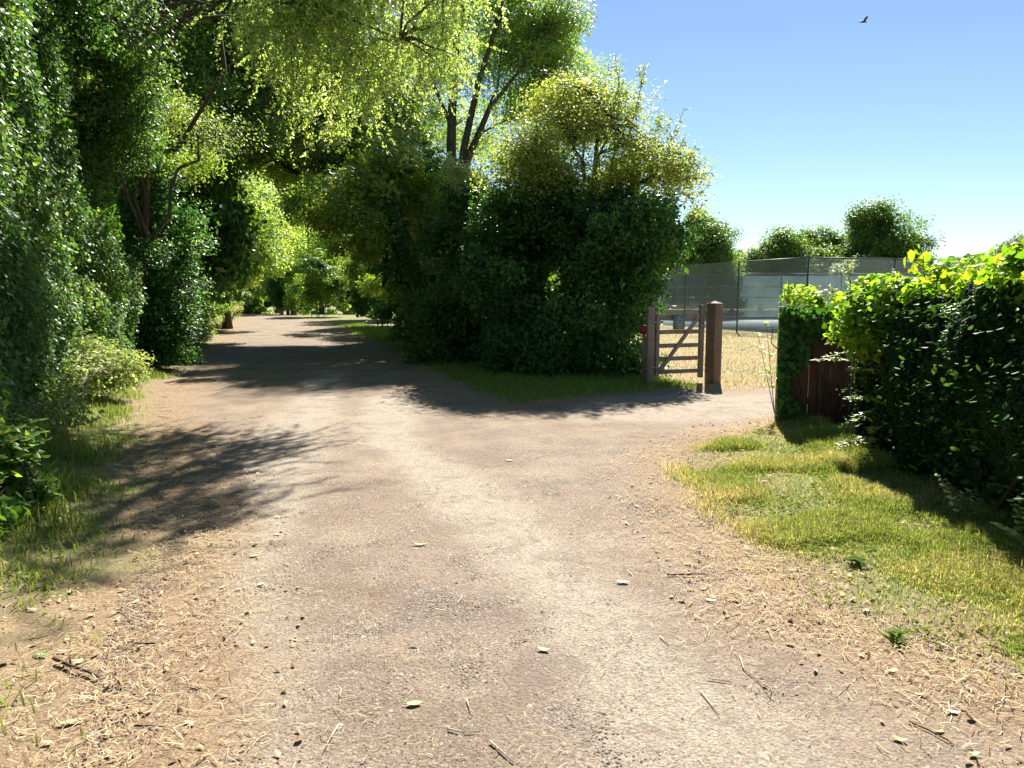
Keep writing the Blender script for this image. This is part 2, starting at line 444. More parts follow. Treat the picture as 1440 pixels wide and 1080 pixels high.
# ------------------------------------------------------------------ ground, lane, court
def grid(xs, ys):
    X, Y = np.meshgrid(xs, ys)
    nx, ny = len(xs), len(ys)
    i = np.arange((ny - 1) * (nx - 1)); r = i // (nx - 1); c = i % (nx - 1)
    a = r * nx + c
    return X.ravel(), Y.ravel(), np.stack([a, a + 1, a + nx + 1, a + nx], 1)
def spread(lo, hi, step, far, k=1.18):
    v = list(np.arange(lo, hi + 1e-6, step)); s = step
    x = hi
    while x < far: s *= k; x += s; v.append(x)
    x = lo; s = step
    while x > -far: s *= k; x -= s; v.insert(0, x)
    return np.array(v)
def polyline_d(x, y, pts):
    d = np.full(len(x), 1e9)
    for (ax, ay), (bx, by) in zip(pts[:-1], pts[1:]):
        ex, ey = bx - ax, by - ay
        t = np.clip(((x - ax) * ex + (y - ay) * ey) / (ex * ex + ey * ey), 0, 1)
        d = np.minimum(d, np.hypot(x - ax - t * ex, y - ay - t * ey))
    return d

gx, gy, gf = grid(spread(-9, 9, .14, 1500, 1.17), spread(-2, 16, .14, 1500, 1.13))
ge = edge(gx, gy)
green = sstep(.25, .9, ge + (noise2(gx, gy, 2.3, 21) - .5) * .7)
right_verge = (gx > 0.5) & (gy < 10.2)
green = np.where(right_verge, green * (.62 + .38 * sstep(.35, .6, noise2(gx, gy, 1.4, 5))), green)
green = np.where((gy > 10.8) & (gx < 3) & (gx > np.interp(gy, [10, 13, 20, 30, 56], [-2, -2, -4, -8.5, -18])), np.maximum(green, sstep(.0, .3, ge)), green)
green = np.where((gx < 0) & (gy < 5), green * (.25 + .75 * sstep(3.2, 5, gy)), green)
dry = sstep(12.2, 13.4, gy + (noise2(gx, gy, .9, 6) - .5)) * sstep(2.2, 3.2, gx)
dry = np.maximum(dry, sstep(40, 60, gy) * sstep(-4, 4, gx))
dry = np.maximum(dry, sstep(9.8, 10.4, gy) * sstep(4.0, 4.4, gx))
gz = height(gx, gy) - 0.004 - .05 * (ge < -.4)
ground = mesh_np('ground', np.stack([gx, gy, gz], 1), gf, M['ground'], attrs={'edge': ge, 'green': green, 'dry': dry}, smooth=True)
tag(ground, kind='structure')

lx, ly, lf = grid(np.arange(-10, 16.01, .11), np.arange(-3, 15.01, .11))
le = edge(lx, ly)
keep = (le[lf] < .06).any(1)
lf1 = lf[keep]
def lane_attrs(x, y, e):
    ta = polyline_d(x, y, [G(560, 560), G(540, 610), G(640, 690), G(760, 800), G(900, 950), G(1010, 1080), (.9, 0)])
    tb = polyline_d(x, y, [G(470, 520), G(420, 600), G(370, 700), G(310, 850), G(270, 1080), (-1.0, 0)])
    w = 1 + (noise2(x, y, .9, 31) - .5) * .8
    ta = sstep(.52, .20, ta / w); tb = sstep(.55, .2, tb / w) * .9
    drive = sstep(.4, 1.0, x) * sstep(9.2, 9.9, y)
    t = np.clip(np.maximum(np.maximum(ta, tb), drive * .8), 0, 1)
    coarse = (1 - t) * (.55 + .45 * sstep(.3, .7, noise2(x, y, .7, 32)))
    return t, coarse
t_, c_ = lane_attrs(lx, ly, le)
lz = height(lx, ly) + (noise2(lx, ly, 6, 41) - .5) * .008
used = np.unique(lf1); remap = -np.ones(len(lx), int); remap[used] = np.arange(len(used))
V1 = np.stack([lx, ly, lz], 1)[used]
A1 = (le[used], t_[used], c_[used]); F1 = remap[lf1]
# farther part of the lane, a strip that follows both edges
ys = np.concatenate([np.arange(14.93, 60, .3), np.arange(60, 116, 2)])
RX2 = np.array([p[0] for p in RIGHT2 + [FAR[0]]]); RY2 = np.array([p[1] for p in RIGHT2 + [FAR[0]]])
LX2 = np.array([p[0] for p in LEFT + [FAR[1]]]); LY2 = np.array([p[1] for p in LEFT + [FAR[1]]])
ts = np.linspace(-.04, 1.04, 15)
YY, TT = np.meshgrid(ys, ts, indexing='ij')
xl_, xr_ = np.interp(YY, LY2, LX2), np.interp(YY, RY2, RX2)
XX = xl_ + (xr_ - xl_) * TT
fx, fy = XX.ravel(), YY.ravel(); fe = np.minimum(sdist(fx, fy), .05)
nx_ = len(ts); i = np.arange((len(ys) - 1) * (nx_ - 1)); r = i // (nx_ - 1); c = i % (nx_ - 1); a = r * nx_ + c
F2 = np.stack([a, a + 1, a + nx_ + 1, a + nx_], 1) + len(V1)
tf, cf = lane_attrs(fx, fy, fe)
fe = np.minimum(edge(fx, fy), .05)
V2 = np.stack([fx, fy, height(fx, fy) + .004 * np.clip((fy - 15) / 3, 0, 1)], 1)
lane = mesh_np('lane', np.concatenate([V1, V2]), np.concatenate([F1, F2]), M['lane'],
               attrs={'edge': np.concatenate([A1[0], fe]), 'track': np.concatenate([A1[1], tf]), 'coarse': np.concatenate([A1[2], cf])}, smooth=True)
tag(lane, kind='structure')

# court: pale hard surface with an edging strip
cc = [(11.2, 28.6), (7.1, 40.4), (5.2, 47.6), (40, 50.5), (42, 38)]
mb = MB()
for (x, y) in cc: mb.v.append((x, y, H(x, y) * 0 + .03))
for (x, y) in cc: mb.v.append((x, y, -.2))
mb.fn.append((0, 4, 3, 2, 1)); mb.f4 += [(i, (i + 1) % 5, 5 + (i + 1) % 5, 5 + i) for i in range(5)]
court = mb.build('tennis_court', M['court']); tag(court, kind='structure')
mb = MB()
for y0, x0, x1 in ((35.0, 11, 34), (40.5, 10, 36), (46, 9, 36)):
    mb.box(((x0 + x1) / 2, y0, .036), (x1 - x0, .07, .004), rz=.06)
line = mb.build('court_line', M['courtline'], court)

# ------------------------------------------------------------------ foliage machinery
TRI = [0]
def leaves_mesh(name, P, Nn, size, mat, parent=None, shape='r', width=.55, droop=.25, tint=None, jit=.45, rng=R, dirs=None, fold=.18):
    n = len(P)
    Nn = Nn + rng.normal(0, jit, (n, 3)); Nn /= np.linalg.norm(Nn, axis=1, keepdims=True) + 1e-9
    t = rng.normal(0, 1, (n, 3)) if dirs is None else dirs + rng.normal(0, .25, (n, 3))
    t[:, 2] -= droop * 2
    t -= Nn * (t * Nn).sum(1, keepdims=True); t /= np.linalg.norm(t, axis=1, keepdims=True) + 1e-9
    s = np.cross(Nn, t)
    L = (np.asarray(size) * rng.uniform(.5, 1.5, n))[:, None]
    w = L * width * .5
    if tint is None: tint = rng.uniform(0, 1, n)
    tint = np.clip(tint, 0, 1)
    base = P - t * L * .5; tip = P + t * L * .5
    if shape == 'r':
        m1 = base + t * L * .42 + s * w - Nn * L * fold * .5; m2 = base + t * L * .42 - s * w - Nn * L * fold * .5
        V = np.stack([base, m1, tip, m2], 1).reshape(-1, 3); k = 4
        b = np.arange(n) * 4
        Fc = np.concatenate([np.stack([b, b + 2, b + 1], 1), np.stack([b, b + 3, b + 2], 1)])
        TRI[0] += 2 * n
    elif shape == 't':
        V = np.stack([base + s * w, base - s * w, tip], 1).reshape(-1, 3); k = 3
        Fc = np.arange(n * 3).reshape(-1, 3); TRI[0] += n
    else:
        q = rng.uniform(.15, .35, (n, 1)) * L
        l1 = base + t * L * .22 + s * w * .9 - Nn * q * .5; l2 = base + t * L * .6 + s * w * .85 - Nn * q * .55
        r1 = base + t * L * .22 - s * w * .9 - Nn * q * .5; r2 = base + t * L * .6 - s * w * .85 - Nn * q * .55
        tip = tip - Nn * q * .5
        V = np.stack([base, l1, l2, tip, r2, r1], 1).reshape(-1, 3); k = 6
        b = np.arange(n) * 6
        Fc = np.concatenate([np.stack([b, b + 3, b + 2, b + 1], 1), np.stack([b, b + 5, b + 4, b + 3], 1)])
        TRI[0] += 4 * n
    return mesh_np(name, V, Fc, mat, parent, attrs={'tint': np.repeat(tint, k)})

def blob_clumps(blobs, m, rng, inner=.35):
    """clump centres in a set of ellipsoids, biased outward, with lumpy radius"""
    m0 = m; m = int(m * 2.2)
    w = np.array([b[3] * b[4] * b[5] for b in blobs]) ** .75; w /= w.sum()
    idx = rng.choice(len(blobs), m, p=w)
    B = np.array([b[:6] for b in blobs])[idx]
    d = rng.normal(0, 1, (m, 3)); d /= np.linalg.norm(d, axis=1, keepdims=True)
    r = inner + (1 - inner) * rng.uniform(0, 1, m) ** .45
    lump = .78 + .44 * noise(d * 1.7 + idx[:, None] * 7.3, 1.0, 77)
    C = B[:, :3] + d * B[:, 3:] * (r * lump)[:, None]
    C[:, 2] = np.maximum(C[:, 2], .08)
    # leave hollows between the boughs, so that the crown is lumpy
    sc = 1.0 / max(.25, float(np.median(B[:, 3:])) * .55)
    keep = np.argsort(-(noise(C + 31.7, sc, 78) + rng.uniform(0, .28, m)))[:m0]
    return C[keep], d[keep]
def crown(name, blobs, n, mat, parent=None, size=.07, m=None, sig=.22, rng=R, shape='r', droop=.25, inner=.35, width=.55, tbias=0, flat=.7, strands=0, trim=None):
    m = m or max(30, n // 140)
    C, D = blob_clumps(blobs, m, rng, inner)
    ci = rng.integers(0, m, n)
    off = np.clip(rng.normal(0, 1, (n, 3)), -1.5, 1.5) * sig * rng.uniform(.6, 1.4, m)[ci][:, None]; off[:, 2] *= flat
    if strands:
        off[:, :2] *= .45
        sx = rng.normal(0, sig * 1.1, (m, 5, 2)); k = rng.integers(0, 5, n); sl = strands * rng.uniform(.3, 1.3, (m, 5)); dr = rng.normal(0, .26, (m, 5, 2))
        tt = rng.uniform(0, 1, n); q = sl[ci, k] * tt
        off[:, :2] = sx[ci, k] * (.35 + .65 * np.sqrt(tt))[:, None] + dr[ci, k] * tt[:, None] ** 2 + rng.normal(0, .022, (n, 2)); off[:, 2] = -q
        tw = MB()
        for a_ in range(m):
            for b_ in range(5):
                L_ = sl[a_, b_]; pts = [(C[a_, 0] + sx[a_, b_, 0] * (.35 + .65 * t ** .5) + dr[a_, b_, 0] * t * t, C[a_, 1] + sx[a_, b_, 1] * (.35 + .65 * t ** .5) + dr[a_, b_, 1] * t * t, C[a_, 2] - L_ * t) for t in (0, .3, .65, 1)]
                tw.tube(pts, [.0035, .0028, .002, .0015], 3, cap=False)
        tag(tw.build('hanging_twigs', M['twig'], parent), kind='stuff')
    P = C[ci] + off
    if trim is not None: P, ci = P[trim(P)], ci[trim(P)]
    P[:, 2] = np.maximum(P[:, 2], .03)
    nn = D[ci] * .55 + np.array([0, 0, .65])
    ct = rng.normal(0, .16, m)
    tint = .45 + tbias + ct[ci] + rng.normal(0, .2, len(P))
    o = leaves_mesh(name, P, nn, size, mat, parent, shape, width, droop, tint, rng=rng)
    return o, C
def limbs(base, top, C, r0, k=8, rng=R, mb=None, per=1.0, bend=.12, first=.35):
    """tapered trunk with primary limbs running out to clumps and side branches from these"""
    mb = mb or MB()
    base = np.array(base, float); top = np.array(top, float)
    n = 9
    tp = [base + (top - base) * (i / (n - 1)) for i in range(n)]
    ln = np.linalg.norm(top - base)
    for i in range(1, n): tp[i] = tp[i] + np.array([rng.normal(0, bend * .25), rng.normal(0, bend * .25), 0]) * math.sin(math.pi * i / (n - 1) * .8) * ln * .15
    rad = [r0 * (1.25 if i == 0 else 1) * (1 - .78 * i / (n - 1)) for i in range(n)]
    mb.tube(tp, rad, 8, rough=.06)
    tp = np.array(tp)
    def path(a, b, r1, r2, seg=6, sides=5, up=.18):
        L = np.linalg.norm(b - a); pts = []
        for j in range(seg + 1):
            t = j / seg
            p = a + (b - a) * t; p = p + np.array([0, 0, 1]) * math.sin(math.pi * t) * L * up
            if 0 < j < seg: p = p + rng.normal(0, L * .025, 3)
            pts.append(p)
        mb.tube(pts, [r1 + (r2 - r1) * (j / seg) for j in range(seg + 1)], sides)
        return np.array(pts)
    k = min(k, len(C)); prim = C[rng.choice(len(C), k, replace=False)]
    paths = []
    for c in prim:
        f = first + (1 - first) * rng.uniform(0, .85)
        i = int(f * (n - 1)); a = tp[i]
        if c[2] < a[2] + .2 and i > 2: a = tp[max(2, i - 3)]
        paths.append(path(a, c, rad[i] * .62, .012, 7, 6))
    if per > 0:
        sel = C[rng.random(len(C)) < per]
        allp = np.concatenate([p[2:] for p in paths] + [tp[4:]])
        for c in sel:
            d = np.linalg.norm(allp - c, axis=1) + rng.uniform(0, .5, len(allp))
            a = allp[d.argmin()]
            if np.linalg.norm(a - c) < .15: continue
            path(a, c, .018 + .01 * np.linalg.norm(a - c), .005, 4, 3, .1)
    return mb

def tree(name, label, cat, base, top, blobs, n, mat, r0=.16, size=.08, k=8, per=.5, group=None, m=None, sig=.25, tbias=0, shape='r', droop=.25, inner=.35, strands=0, core=0, coremat=None, first=.35, bark='bark', flat=.7, trim=None, bend=.12, width=.55):
    o = empty(name, (base[0], base[1], base[2]))
    off = np.array(base)
    bl = [(b[0] - off[0], b[1] - off[1], b[2] - off[2], b[3], b[4], b[5]) for b in blobs]
    cr, C = crown('crown', bl, n, mat, o, size, m, sig, shape=shape, droop=droop, inner=inner, tbias=tbias, strands=strands, flat=flat, trim=trim, width=width)
    if core:
        c2, _ = crown('light_block_leaves', [(b[0], b[1], b[2], b[3] * .68, b[4] * .68, b[5] * .7) for b in bl], int(core * 1.6), coremat or mat, o, size * 1.6, None, sig * 1.2, inner=.0, tbias=-.3)  # bigger, darker leaves added inside the crown to block light
    mb = limbs((0, 0, -.1), np.array(top) - off, C, r0, k, per=per, first=first, bend=bend)
    mb.build('trunk', M[bark], o, smooth=True)
    tag(o, label, cat, group)
    return o

def sheet_leaves(n, fn, rng=R):
    """fn(u,v) -> P, Nn for arrays"""
    return fn(rng.uniform(0, 1, n), rng.uniform(0, 1, n))

# ------------------------------------------------------------------ left ivy hedge (tall, near)
def left_hedge():
    o = empty('ivy_hedge', (-5.0, 9.5, .3))
    o0 = np.array([-5.0, 9.5, .3])
    n = 190000
    A = np.array([-2.9, 2.0]); B = np.array(G(186, 536)); B = B + np.array([-.15, .3])
    A = B + (np.array(G(0, 668)) - B) * 1.7
    u = R.uniform(0, 1, n) ** .9; v = R.uniform(0, 1, n)
    # around the far end the surface turns away from the lane
    d = (B - A) / np.linalg.norm(B - A); nrm = np.array([d[1], -d[0]])   # towards the lane
    Ln = np.linalg.norm(B - A)
    s = u * (Ln + 2.2)
    z = v * 6.9
    wrap = np.maximum(s - Ln, 0)
    px = A[0] + d[0] * np.minimum(s, Ln); py = A[1] + d[1] * np.minimum(s, Ln)
    px = px - nrm[0] * wrap; py = py - nrm[1] * wrap
    NX = np.where(wrap > 0, d[0], nrm[0]); NY = np.where(wrap > 0, d[1], nrm[1])
    P = np.stack([px, py, z], 1)
    lump = (noise(P, .55, 51) - .45) * 1.1 + (noise(P, 1.7, 52) - .5) * .55 + (noise(P, 4.5, 53) - .5) * .22
    lean = -.045 * np.maximum(z - 1.2, 0) + .08 * np.exp(-((z - 1.6) / 1.2) ** 2)   # leans back with height
    back = lean - .05 * np.maximum(z - 3, 0) * (wrap > 0)
    depth = -R.exponential(.10, n)
    o_ = lump + back + depth
    P[:, 0] += NX * o_; P[:, 1] += NY * o_
    P[:, 0] -= d[0] * z * .08; P[:, 1] -= d[1] * z * .08
    P += R.normal(0, .04, (n, 3))
    P[:, 2] += .15
    Nn = np.stack([NX * .8, NY * .8, np.full(n, .45)], 1)
    tint = .42 + (noise(P, 1.2, 54) - .5) * .55 + R.normal(0, .18, n)
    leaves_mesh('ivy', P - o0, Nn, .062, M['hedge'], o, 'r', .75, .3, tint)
    # oversized dark leaves added inside the wall to block light
    m_ = 26000
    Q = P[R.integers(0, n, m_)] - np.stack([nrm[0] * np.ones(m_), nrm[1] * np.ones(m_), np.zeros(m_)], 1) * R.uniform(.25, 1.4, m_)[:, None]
    leaves_mesh('light_block_leaves', Q - o0, np.tile([nrm[0], nrm[1], .3], (m_, 1)), .17, M['ivy'], o, 'r', .75, .3, R.uniform(0, .4, m_))
    mb = MB()
    for i in range(26):
        s_ = R.uniform(.5, Ln - .2); p = A + d * s_ - nrm * R.uniform(.25, .6)
        pts = []
        x, y = p
        for j in range(7):
            pts.append((x - o0[0], y - o0[1], j * 1.0 - .3)); x += R.normal(0, .08) - nrm[0] * .1; y += R.normal(0, .08) - nrm[1] * .1
        mb = MB(); mb.tube(pts, [.05 * (1 - j * .11) for j in range(7)], 5); mb.build('stem', M['bark'], o, smooth=True)
    # loose shoots breaking the outline
    n2 = 60; mb = MB(); LP = []; LD = []
    for i in range(n2):
        j = R.integers(0, n); p = P[j].copy(); dr = np.array([NX[j] * .8, NY[j] * .8, .5]) + R.normal(0, .35, 3); dr /= np.linalg.norm(dr)
        L = R.uniform(.25, .6); pts = [p + dr * L * t - np.array([0, 0, .25]) * t * t * L for t in (0, .33, .66, 1)]
        mb.tube([q - o0 for q in pts], [.005, .004, .003, .002], 3)
        for t in np.linspace(.15, 1, 12): LP.append(p + dr * L * t - np.array([0, 0, .25]) * t * t * L + R.normal(0, .03, 3))
    LP = np.array(LP); leaves_mesh('shoot_leaves', LP - o0, np.tile([0, 0, 1.0], (len(LP), 1)), .06, M['mid'], o, 'r', .7, .2)
    tag(mb.build('shoot', M['stem_green'], o), kind='stuff')
    tag(o, 'tall wall of ivy and leafy climbers hanging over the left edge of the lane', 'hedge')
left_hedge()

def shrub(name, label, cat, blobs, n, mat, size=.06, sig=.14, stems=10, base=None, tbias=0, shape='r', group=None, core=0, coremat=None, droop=.2, inner=.2, m=None, width=.6, trim=None):
    bx = base or (blobs[0][0], blobs[0][1], 0)
    bx = (bx[0], bx[1], H(bx[0], bx[1]))
    o = empty(name, bx); off = np.array(bx)
    bl = [(b[0] - off[0], b[1] - off[1], b[2] - off[2], b[3], b[4], b[5]) for b in blobs]
    cr, C = crown('foliage', bl, n, mat, o, size, m, sig, shape=shape, tbias=tbias, droop=droop, inner=inner, width=width, trim=trim)
    if core: crown('light_block_leaves', [(b[0], b[1], b[2], b[3] * .85, b[4] * .85, b[5] * .88) for b in bl], core, coremat or mat, o, size * 1.7, None, sig * 1.2, inner=0, tbias=-.3)  # large dark leaves added within the shrub to stop light passing through
    mb = MB()
    for i in range(stems):
        mb = MB(); c = C[R.integers(0, len(C))]; a = np.array([R.normal(0, .12), R.normal(0, .12), -.08])
        a[:2] += c[:2] * .35
        mid = (a + c) / 2 + R.normal(0, .06, 3) + np.array([0, 0, .1])
        mb.tube([a, mid, c], [.02, .013, .005], 5); mb.build('stem', M['bark'], o, smooth=True)
    tag(o, label, cat, group); return o

def bl(px, py, Y, rx, ry, rz):
    x, y, z = W(px, py, Y); return (x, y, z, rx, ry, rz)

p = (-8.6, 12.5)
tree('ivy_tree', 'leafy tree crown rising above the tall ivy wall at the upper left', 'tree', (p[0], p[1], H(*p)), (p[0], p[1], 7.5),
     [bl(110, 60, 12.5, 1.3, 1.3, 1.2), bl(60, 0, 12, 1.5, 1.3, 1.4), bl(150, 160, 13.2, .8, .9, .9)], 40000, M['hedge'], .18, .06, sig=.2, per=.2, core=4000)

# pale bramble and nettle bank below the ivy hedge
b0 = G(60, 640); b1 = G(150, 575)
shrub('bramble_bush', 'pale bramble bush sprawling at the foot of the tall ivy wall', 'bush',
      [(b0[0] - .35, b0[1] + .2, .45, .6, .75, .55), (b1[0] - .3, b1[1], .45, .55, 1.1, .5), (b0[0] - .2, b0[1] - 1.0, .4, .5, .7, .45)],
      26000, M['umbel'], .055, .12, 18, tbias=-.1)
nb = G(20, 760)
shrub('nettle_clump', 'green nettles and docks crowding the lane edge at the bottom of the left bank', 'weeds',
      [(nb[0] - .15, nb[1] + .1, .35, .42, .8, .32), (nb[0] - .3, nb[1] - .9, .3, .3, .6, .3)], 9000, M['mid'], .07, .09, 30, shape='h', width=.45, tbias=-.1)

# ------------------------------------------------------------------ left trees
# ivy-clad trunk mass, dark, behind the wall
p = G(215, 508)
tree('ivy_tree', 'dark ivy-smothered tree just beyond the tall ivy wall', 'tree', (p[0] - .6, p[1], H(*p)), (p[0] - .8, p[1] + .3, 7.5),
     [bl(215, 470, 16, .95, 1.1, 1.3), bl(205, 380, 16.2, 1.0, 1.2, 1.5), bl(215, 290, 16.5, 1.1, 1.2, 1.5), (p[0] - 1.8, p[1] - .3, 3, 1.5, 1.5, 3.2)], 75000, M['ivy'], .22, .07, core=9000, coremat=M['ivy'], sig=.2, per=.2)
p = G(262, 487)
tree('ivy_tree', 'ivy column with sunlit yellow-green edge at the mouth of the leafy tunnel', 'tree', (p[0] - .3, p[1], H(*p)), (p[0] - .5, p[1], 7.5),
     [(p[0] - .2, p[1], 1.6, .8, 1.0, 1.8), (p[0] - .4, p[1], 4.2, 1.05, 1.2, 2.0)], 40000, M['mid'], .2, .08, core=6000, coremat=M['ivy'], sig=.18, per=.2)
# big spreading tree over the left and the lane
p = (-11.5, 23.5)
tree('field_maple', 'tall spreading tree with dark trunk behind the ivy wall, branches over the lane', 'tree', (p[0], p[1], H(*p)), (p[0] + .3, p[1] + .3, 12),
     [bl(150, 60, 21.08, 2.99, 2.72, 2.99), bl(250, 120, 22.44, 2.99, 2.72, 2.18), bl(330, 60, 25.16, 3.54, 2.72, 2.72), bl(400, 20, 28.56, 3.26, 2.99, 2.99), bl(230, 225, 23.12, 2.04, 1.77, 1.09), bl(260, -20, 24.5, 5, 3, 2.0)],
     110000, M['mid'], .26, .10, k=12, per=.35, sig=.3, tbias=.0, core=9000, coremat=M['mid'])
# brownish hawthorn sprays low on that side
p = (-7.6, 15.6)
tree('hawthorn', 'brown-tinged hawthorn sprays hanging between ivy wall and tunnel mouth', 'tree', (p[0], p[1], H(*p)), (p[0] + .5, p[1], 5.2),
     [bl(190, 180, 15, 1.3, 1.0, .8), bl(250, 200, 15.6, 1.2, 1.0, .7), bl(150, 150, 14.5, .9, .8, 1.0)], 18000, M['thorn'], .12, .055, sig=.22, per=.6, k=7, tbias=-.12)
# dark canopy deeper over the lane
p = G(300, 470)
tree('oak', 'dark broad tree arching its crown over the shaded stretch of lane', 'tree', (p[0] - 2.2, p[1], H(*p)), (p[0] - 1.2, p[1], 9),
     [bl(360, 190, 27, 3.0, 2.4, 1.3), bl(290, 150, 27, 3.2, 2.6, 2.2), bl(400, 110, 29, 3.4, 2.6, 2.2), bl(330, 20, 29, 5, 3, 3), bl(420, 215, 30, 1.8, 2, 1.0), bl(255, 260, 25.5, 1.5, 2, 1.2)],
     80000, M['mid'], .3, .11, k=10, per=.35, sig=.38, tbias=-.15, core=8000, coremat=M['ivy'])

# silver birch whose drooping strands hang over the lane
p = (-8.4, 15.5)
tree('birch', 'weeping birch with pale green drooping strands over the lane', 'tree', (p[0] - .4, p[1], H(*p)), (p[0] + 1.3, p[1] - .3, 10.5),
     [bl(455, 60, 12.6, .9, .9, 1.0), bl(530, 20, 13.0, 1.3, 1.0, 1.1), bl(590, -10, 13.4, .9, .9, 1.3), bl(420, 0, 12.5, 1.3, 1.1, 1.0), bl(540, -90, 12.6, 2.2, 1.8, 1.2), bl(420, -90, 12, 1.3, 1.2, 1.0), (-1.2, 12.0, 8.2, .8, .7, .5), (-.9, 12.6, 7.8, .6, .6, .4), (-2.2, 12.0, 8.2, 1.3, .9, .7), (-3.2, 10.8, 7.4, 1.2, .9, .6), bl(500, 90, 13.2, 1.0, .8, .7), bl(440, 120, 13, .6, .6, .6), bl(590, 70, 13.8, .6, .7, .8)],
     92000, M['birch'], .15, .048, k=12, per=.3, sig=.26, strands=.75, droop=.8, m=420, tbias=.0)
# ------------------------------------------------------------------ right side of the lane
# ivy bush by the gate
bush = [bl(822, 305, 16.2, 1.35, 1.0, .8), bl(835, 395, 16.2, 1.2, .9, 1.1), bl(790, 350, 16.4, 1.1, .9, .9), bl(830, 330, 16.0, 1.85, 1.3, 1.3), bl(815, 440, 15.9, 1.6, 1.3, 1.2), bl(915, 318, 15.6, .78, .9, .75), bl(720, 380, 16.4, 1.25, 1.3, 1.9), bl(850, 500, 15.6, .95, 1.0, .75), bl(895, 400, 15.4, .5, .7, .9), bl(760, 490, 15.9, 1.2, 1.2, .9)]
shrub('ivy_bush', 'big dark ivy-covered bush beside the small wooden gate', 'bush', bush, 130000, M['ivy'], .085, .17, 16, base=(1.8, 16, 0), core=12000, coremat=M['ivy'], droop=.7, inner=.55, m=1100)
# yellow-green hawthorn crown rising out of it
p = (1.5, 16.6)
tree('hawthorn', 'yellow-green hawthorn crown with brown-pink tips rising above the ivy bush', 'tree', (p[0], p[1], 0), (p[0] + .3, p[1], 5.6),
     [bl(835, 262, 16.5, 1.2, .9, .55), bl(770, 255, 16.5, .9, .9, .6), bl(800, 225, 16.2, 1.35, 1.1, .95), bl(740, 245, 16.3, .9, .9, .8), bl(900, 235, 16.3, 1.0, .9, .65), bl(860, 170, 16.6, .75, .8, .7), bl(955, 262, 15.9, .55, .6, .45), bl(800, 150, 17, .8, .8, .6)],
     54000, M['thorn'], .12, .062, k=12, per=.8, sig=.25, tbias=.12, inner=.3, first=.5, m=420)
# upright shoots on top
def shoots(name, label, cat, specs, mat, size=.06, stem='twig', group=None, density=26, sprd=.07, shape='r', tb=0):
    """each spec: base point, tip point; one plant with several shoots"""
    b = np.array(specs[0][0], float); o = empty(name, tuple(b)); mb = MB(); LP = []
    for a, c in specs:
        a = np.array(a, float); c = np.array(c, float); L = np.linalg.norm(c - a)
        bend = R.normal(0, .05, 3) * L
        pts = [a + (c - a) * t + bend * math.sin(math.pi * t) - b for t in (0, .25, .5, .75, 1)]
        mb = MB(); mb.tube(pts, [.004 + .006 * L * (1 - t) for t in (0, .25, .5, .75, 1)], 5); mb.build('stem', M[stem], o, smooth=True)
        for t in R.uniform(.15, 1.02, int(density * L) + 4):
            q = a + (c - a) * t + bend * math.sin(math.pi * min(t, 1)) - b
            LP.append(q + R.normal(0, sprd * (1.15 - t * .7), 3))
    LP = np.array(LP)
    leaves_mesh('leaves', LP, np.tile([0, -.3, .8], (len(LP), 1)), size, mat, o, shape, .6, .2, .5 + tb + R.normal(0, .22, len(LP)))
    tag(o, label, cat, group); return o
sp = []
for (x0, y0, x1, y1, Y) in ((870, 200, 872, 88, 16.4), (885, 190, 908, 92, 16.3), (925, 230, 965, 200, 16), (940, 240, 990, 225, 15.9), (950, 250, 1000, 250, 15.8), (835, 150, 845, 100, 16.6), (905, 220, 930, 165, 16.2), (955, 270, 992, 290, 15.8), (790, 150, 800, 100, 16.8), (860, 160, 885, 120, 16.4), (920, 210, 955, 180, 16)):
    sp.append((W(x0, y0, Y), W(x1, y1, Y)))
    for k in range(3):
        t = R.uniform(.3, .8); m0 = np.array(sp[-1][0]) * (1 - t) + np.array(sp[-1][1]) * t if k else np.array(sp[-1][0])
    a, c = np.array(W(x0, y0, Y)), np.array(W(x1, y1, Y))
    for k in range(3):
        t = R.uniform(.3, .8); q = a + (c - a) * t; sp.append((q, q + R.normal(0, .16, 3) + (c - a) * .25))
shoots('elder_shoots', 'long leafy shoots standing up against the sky on top of the bush', 'bush', sp, M['thorn'], .07, density=60, sprd=.075)

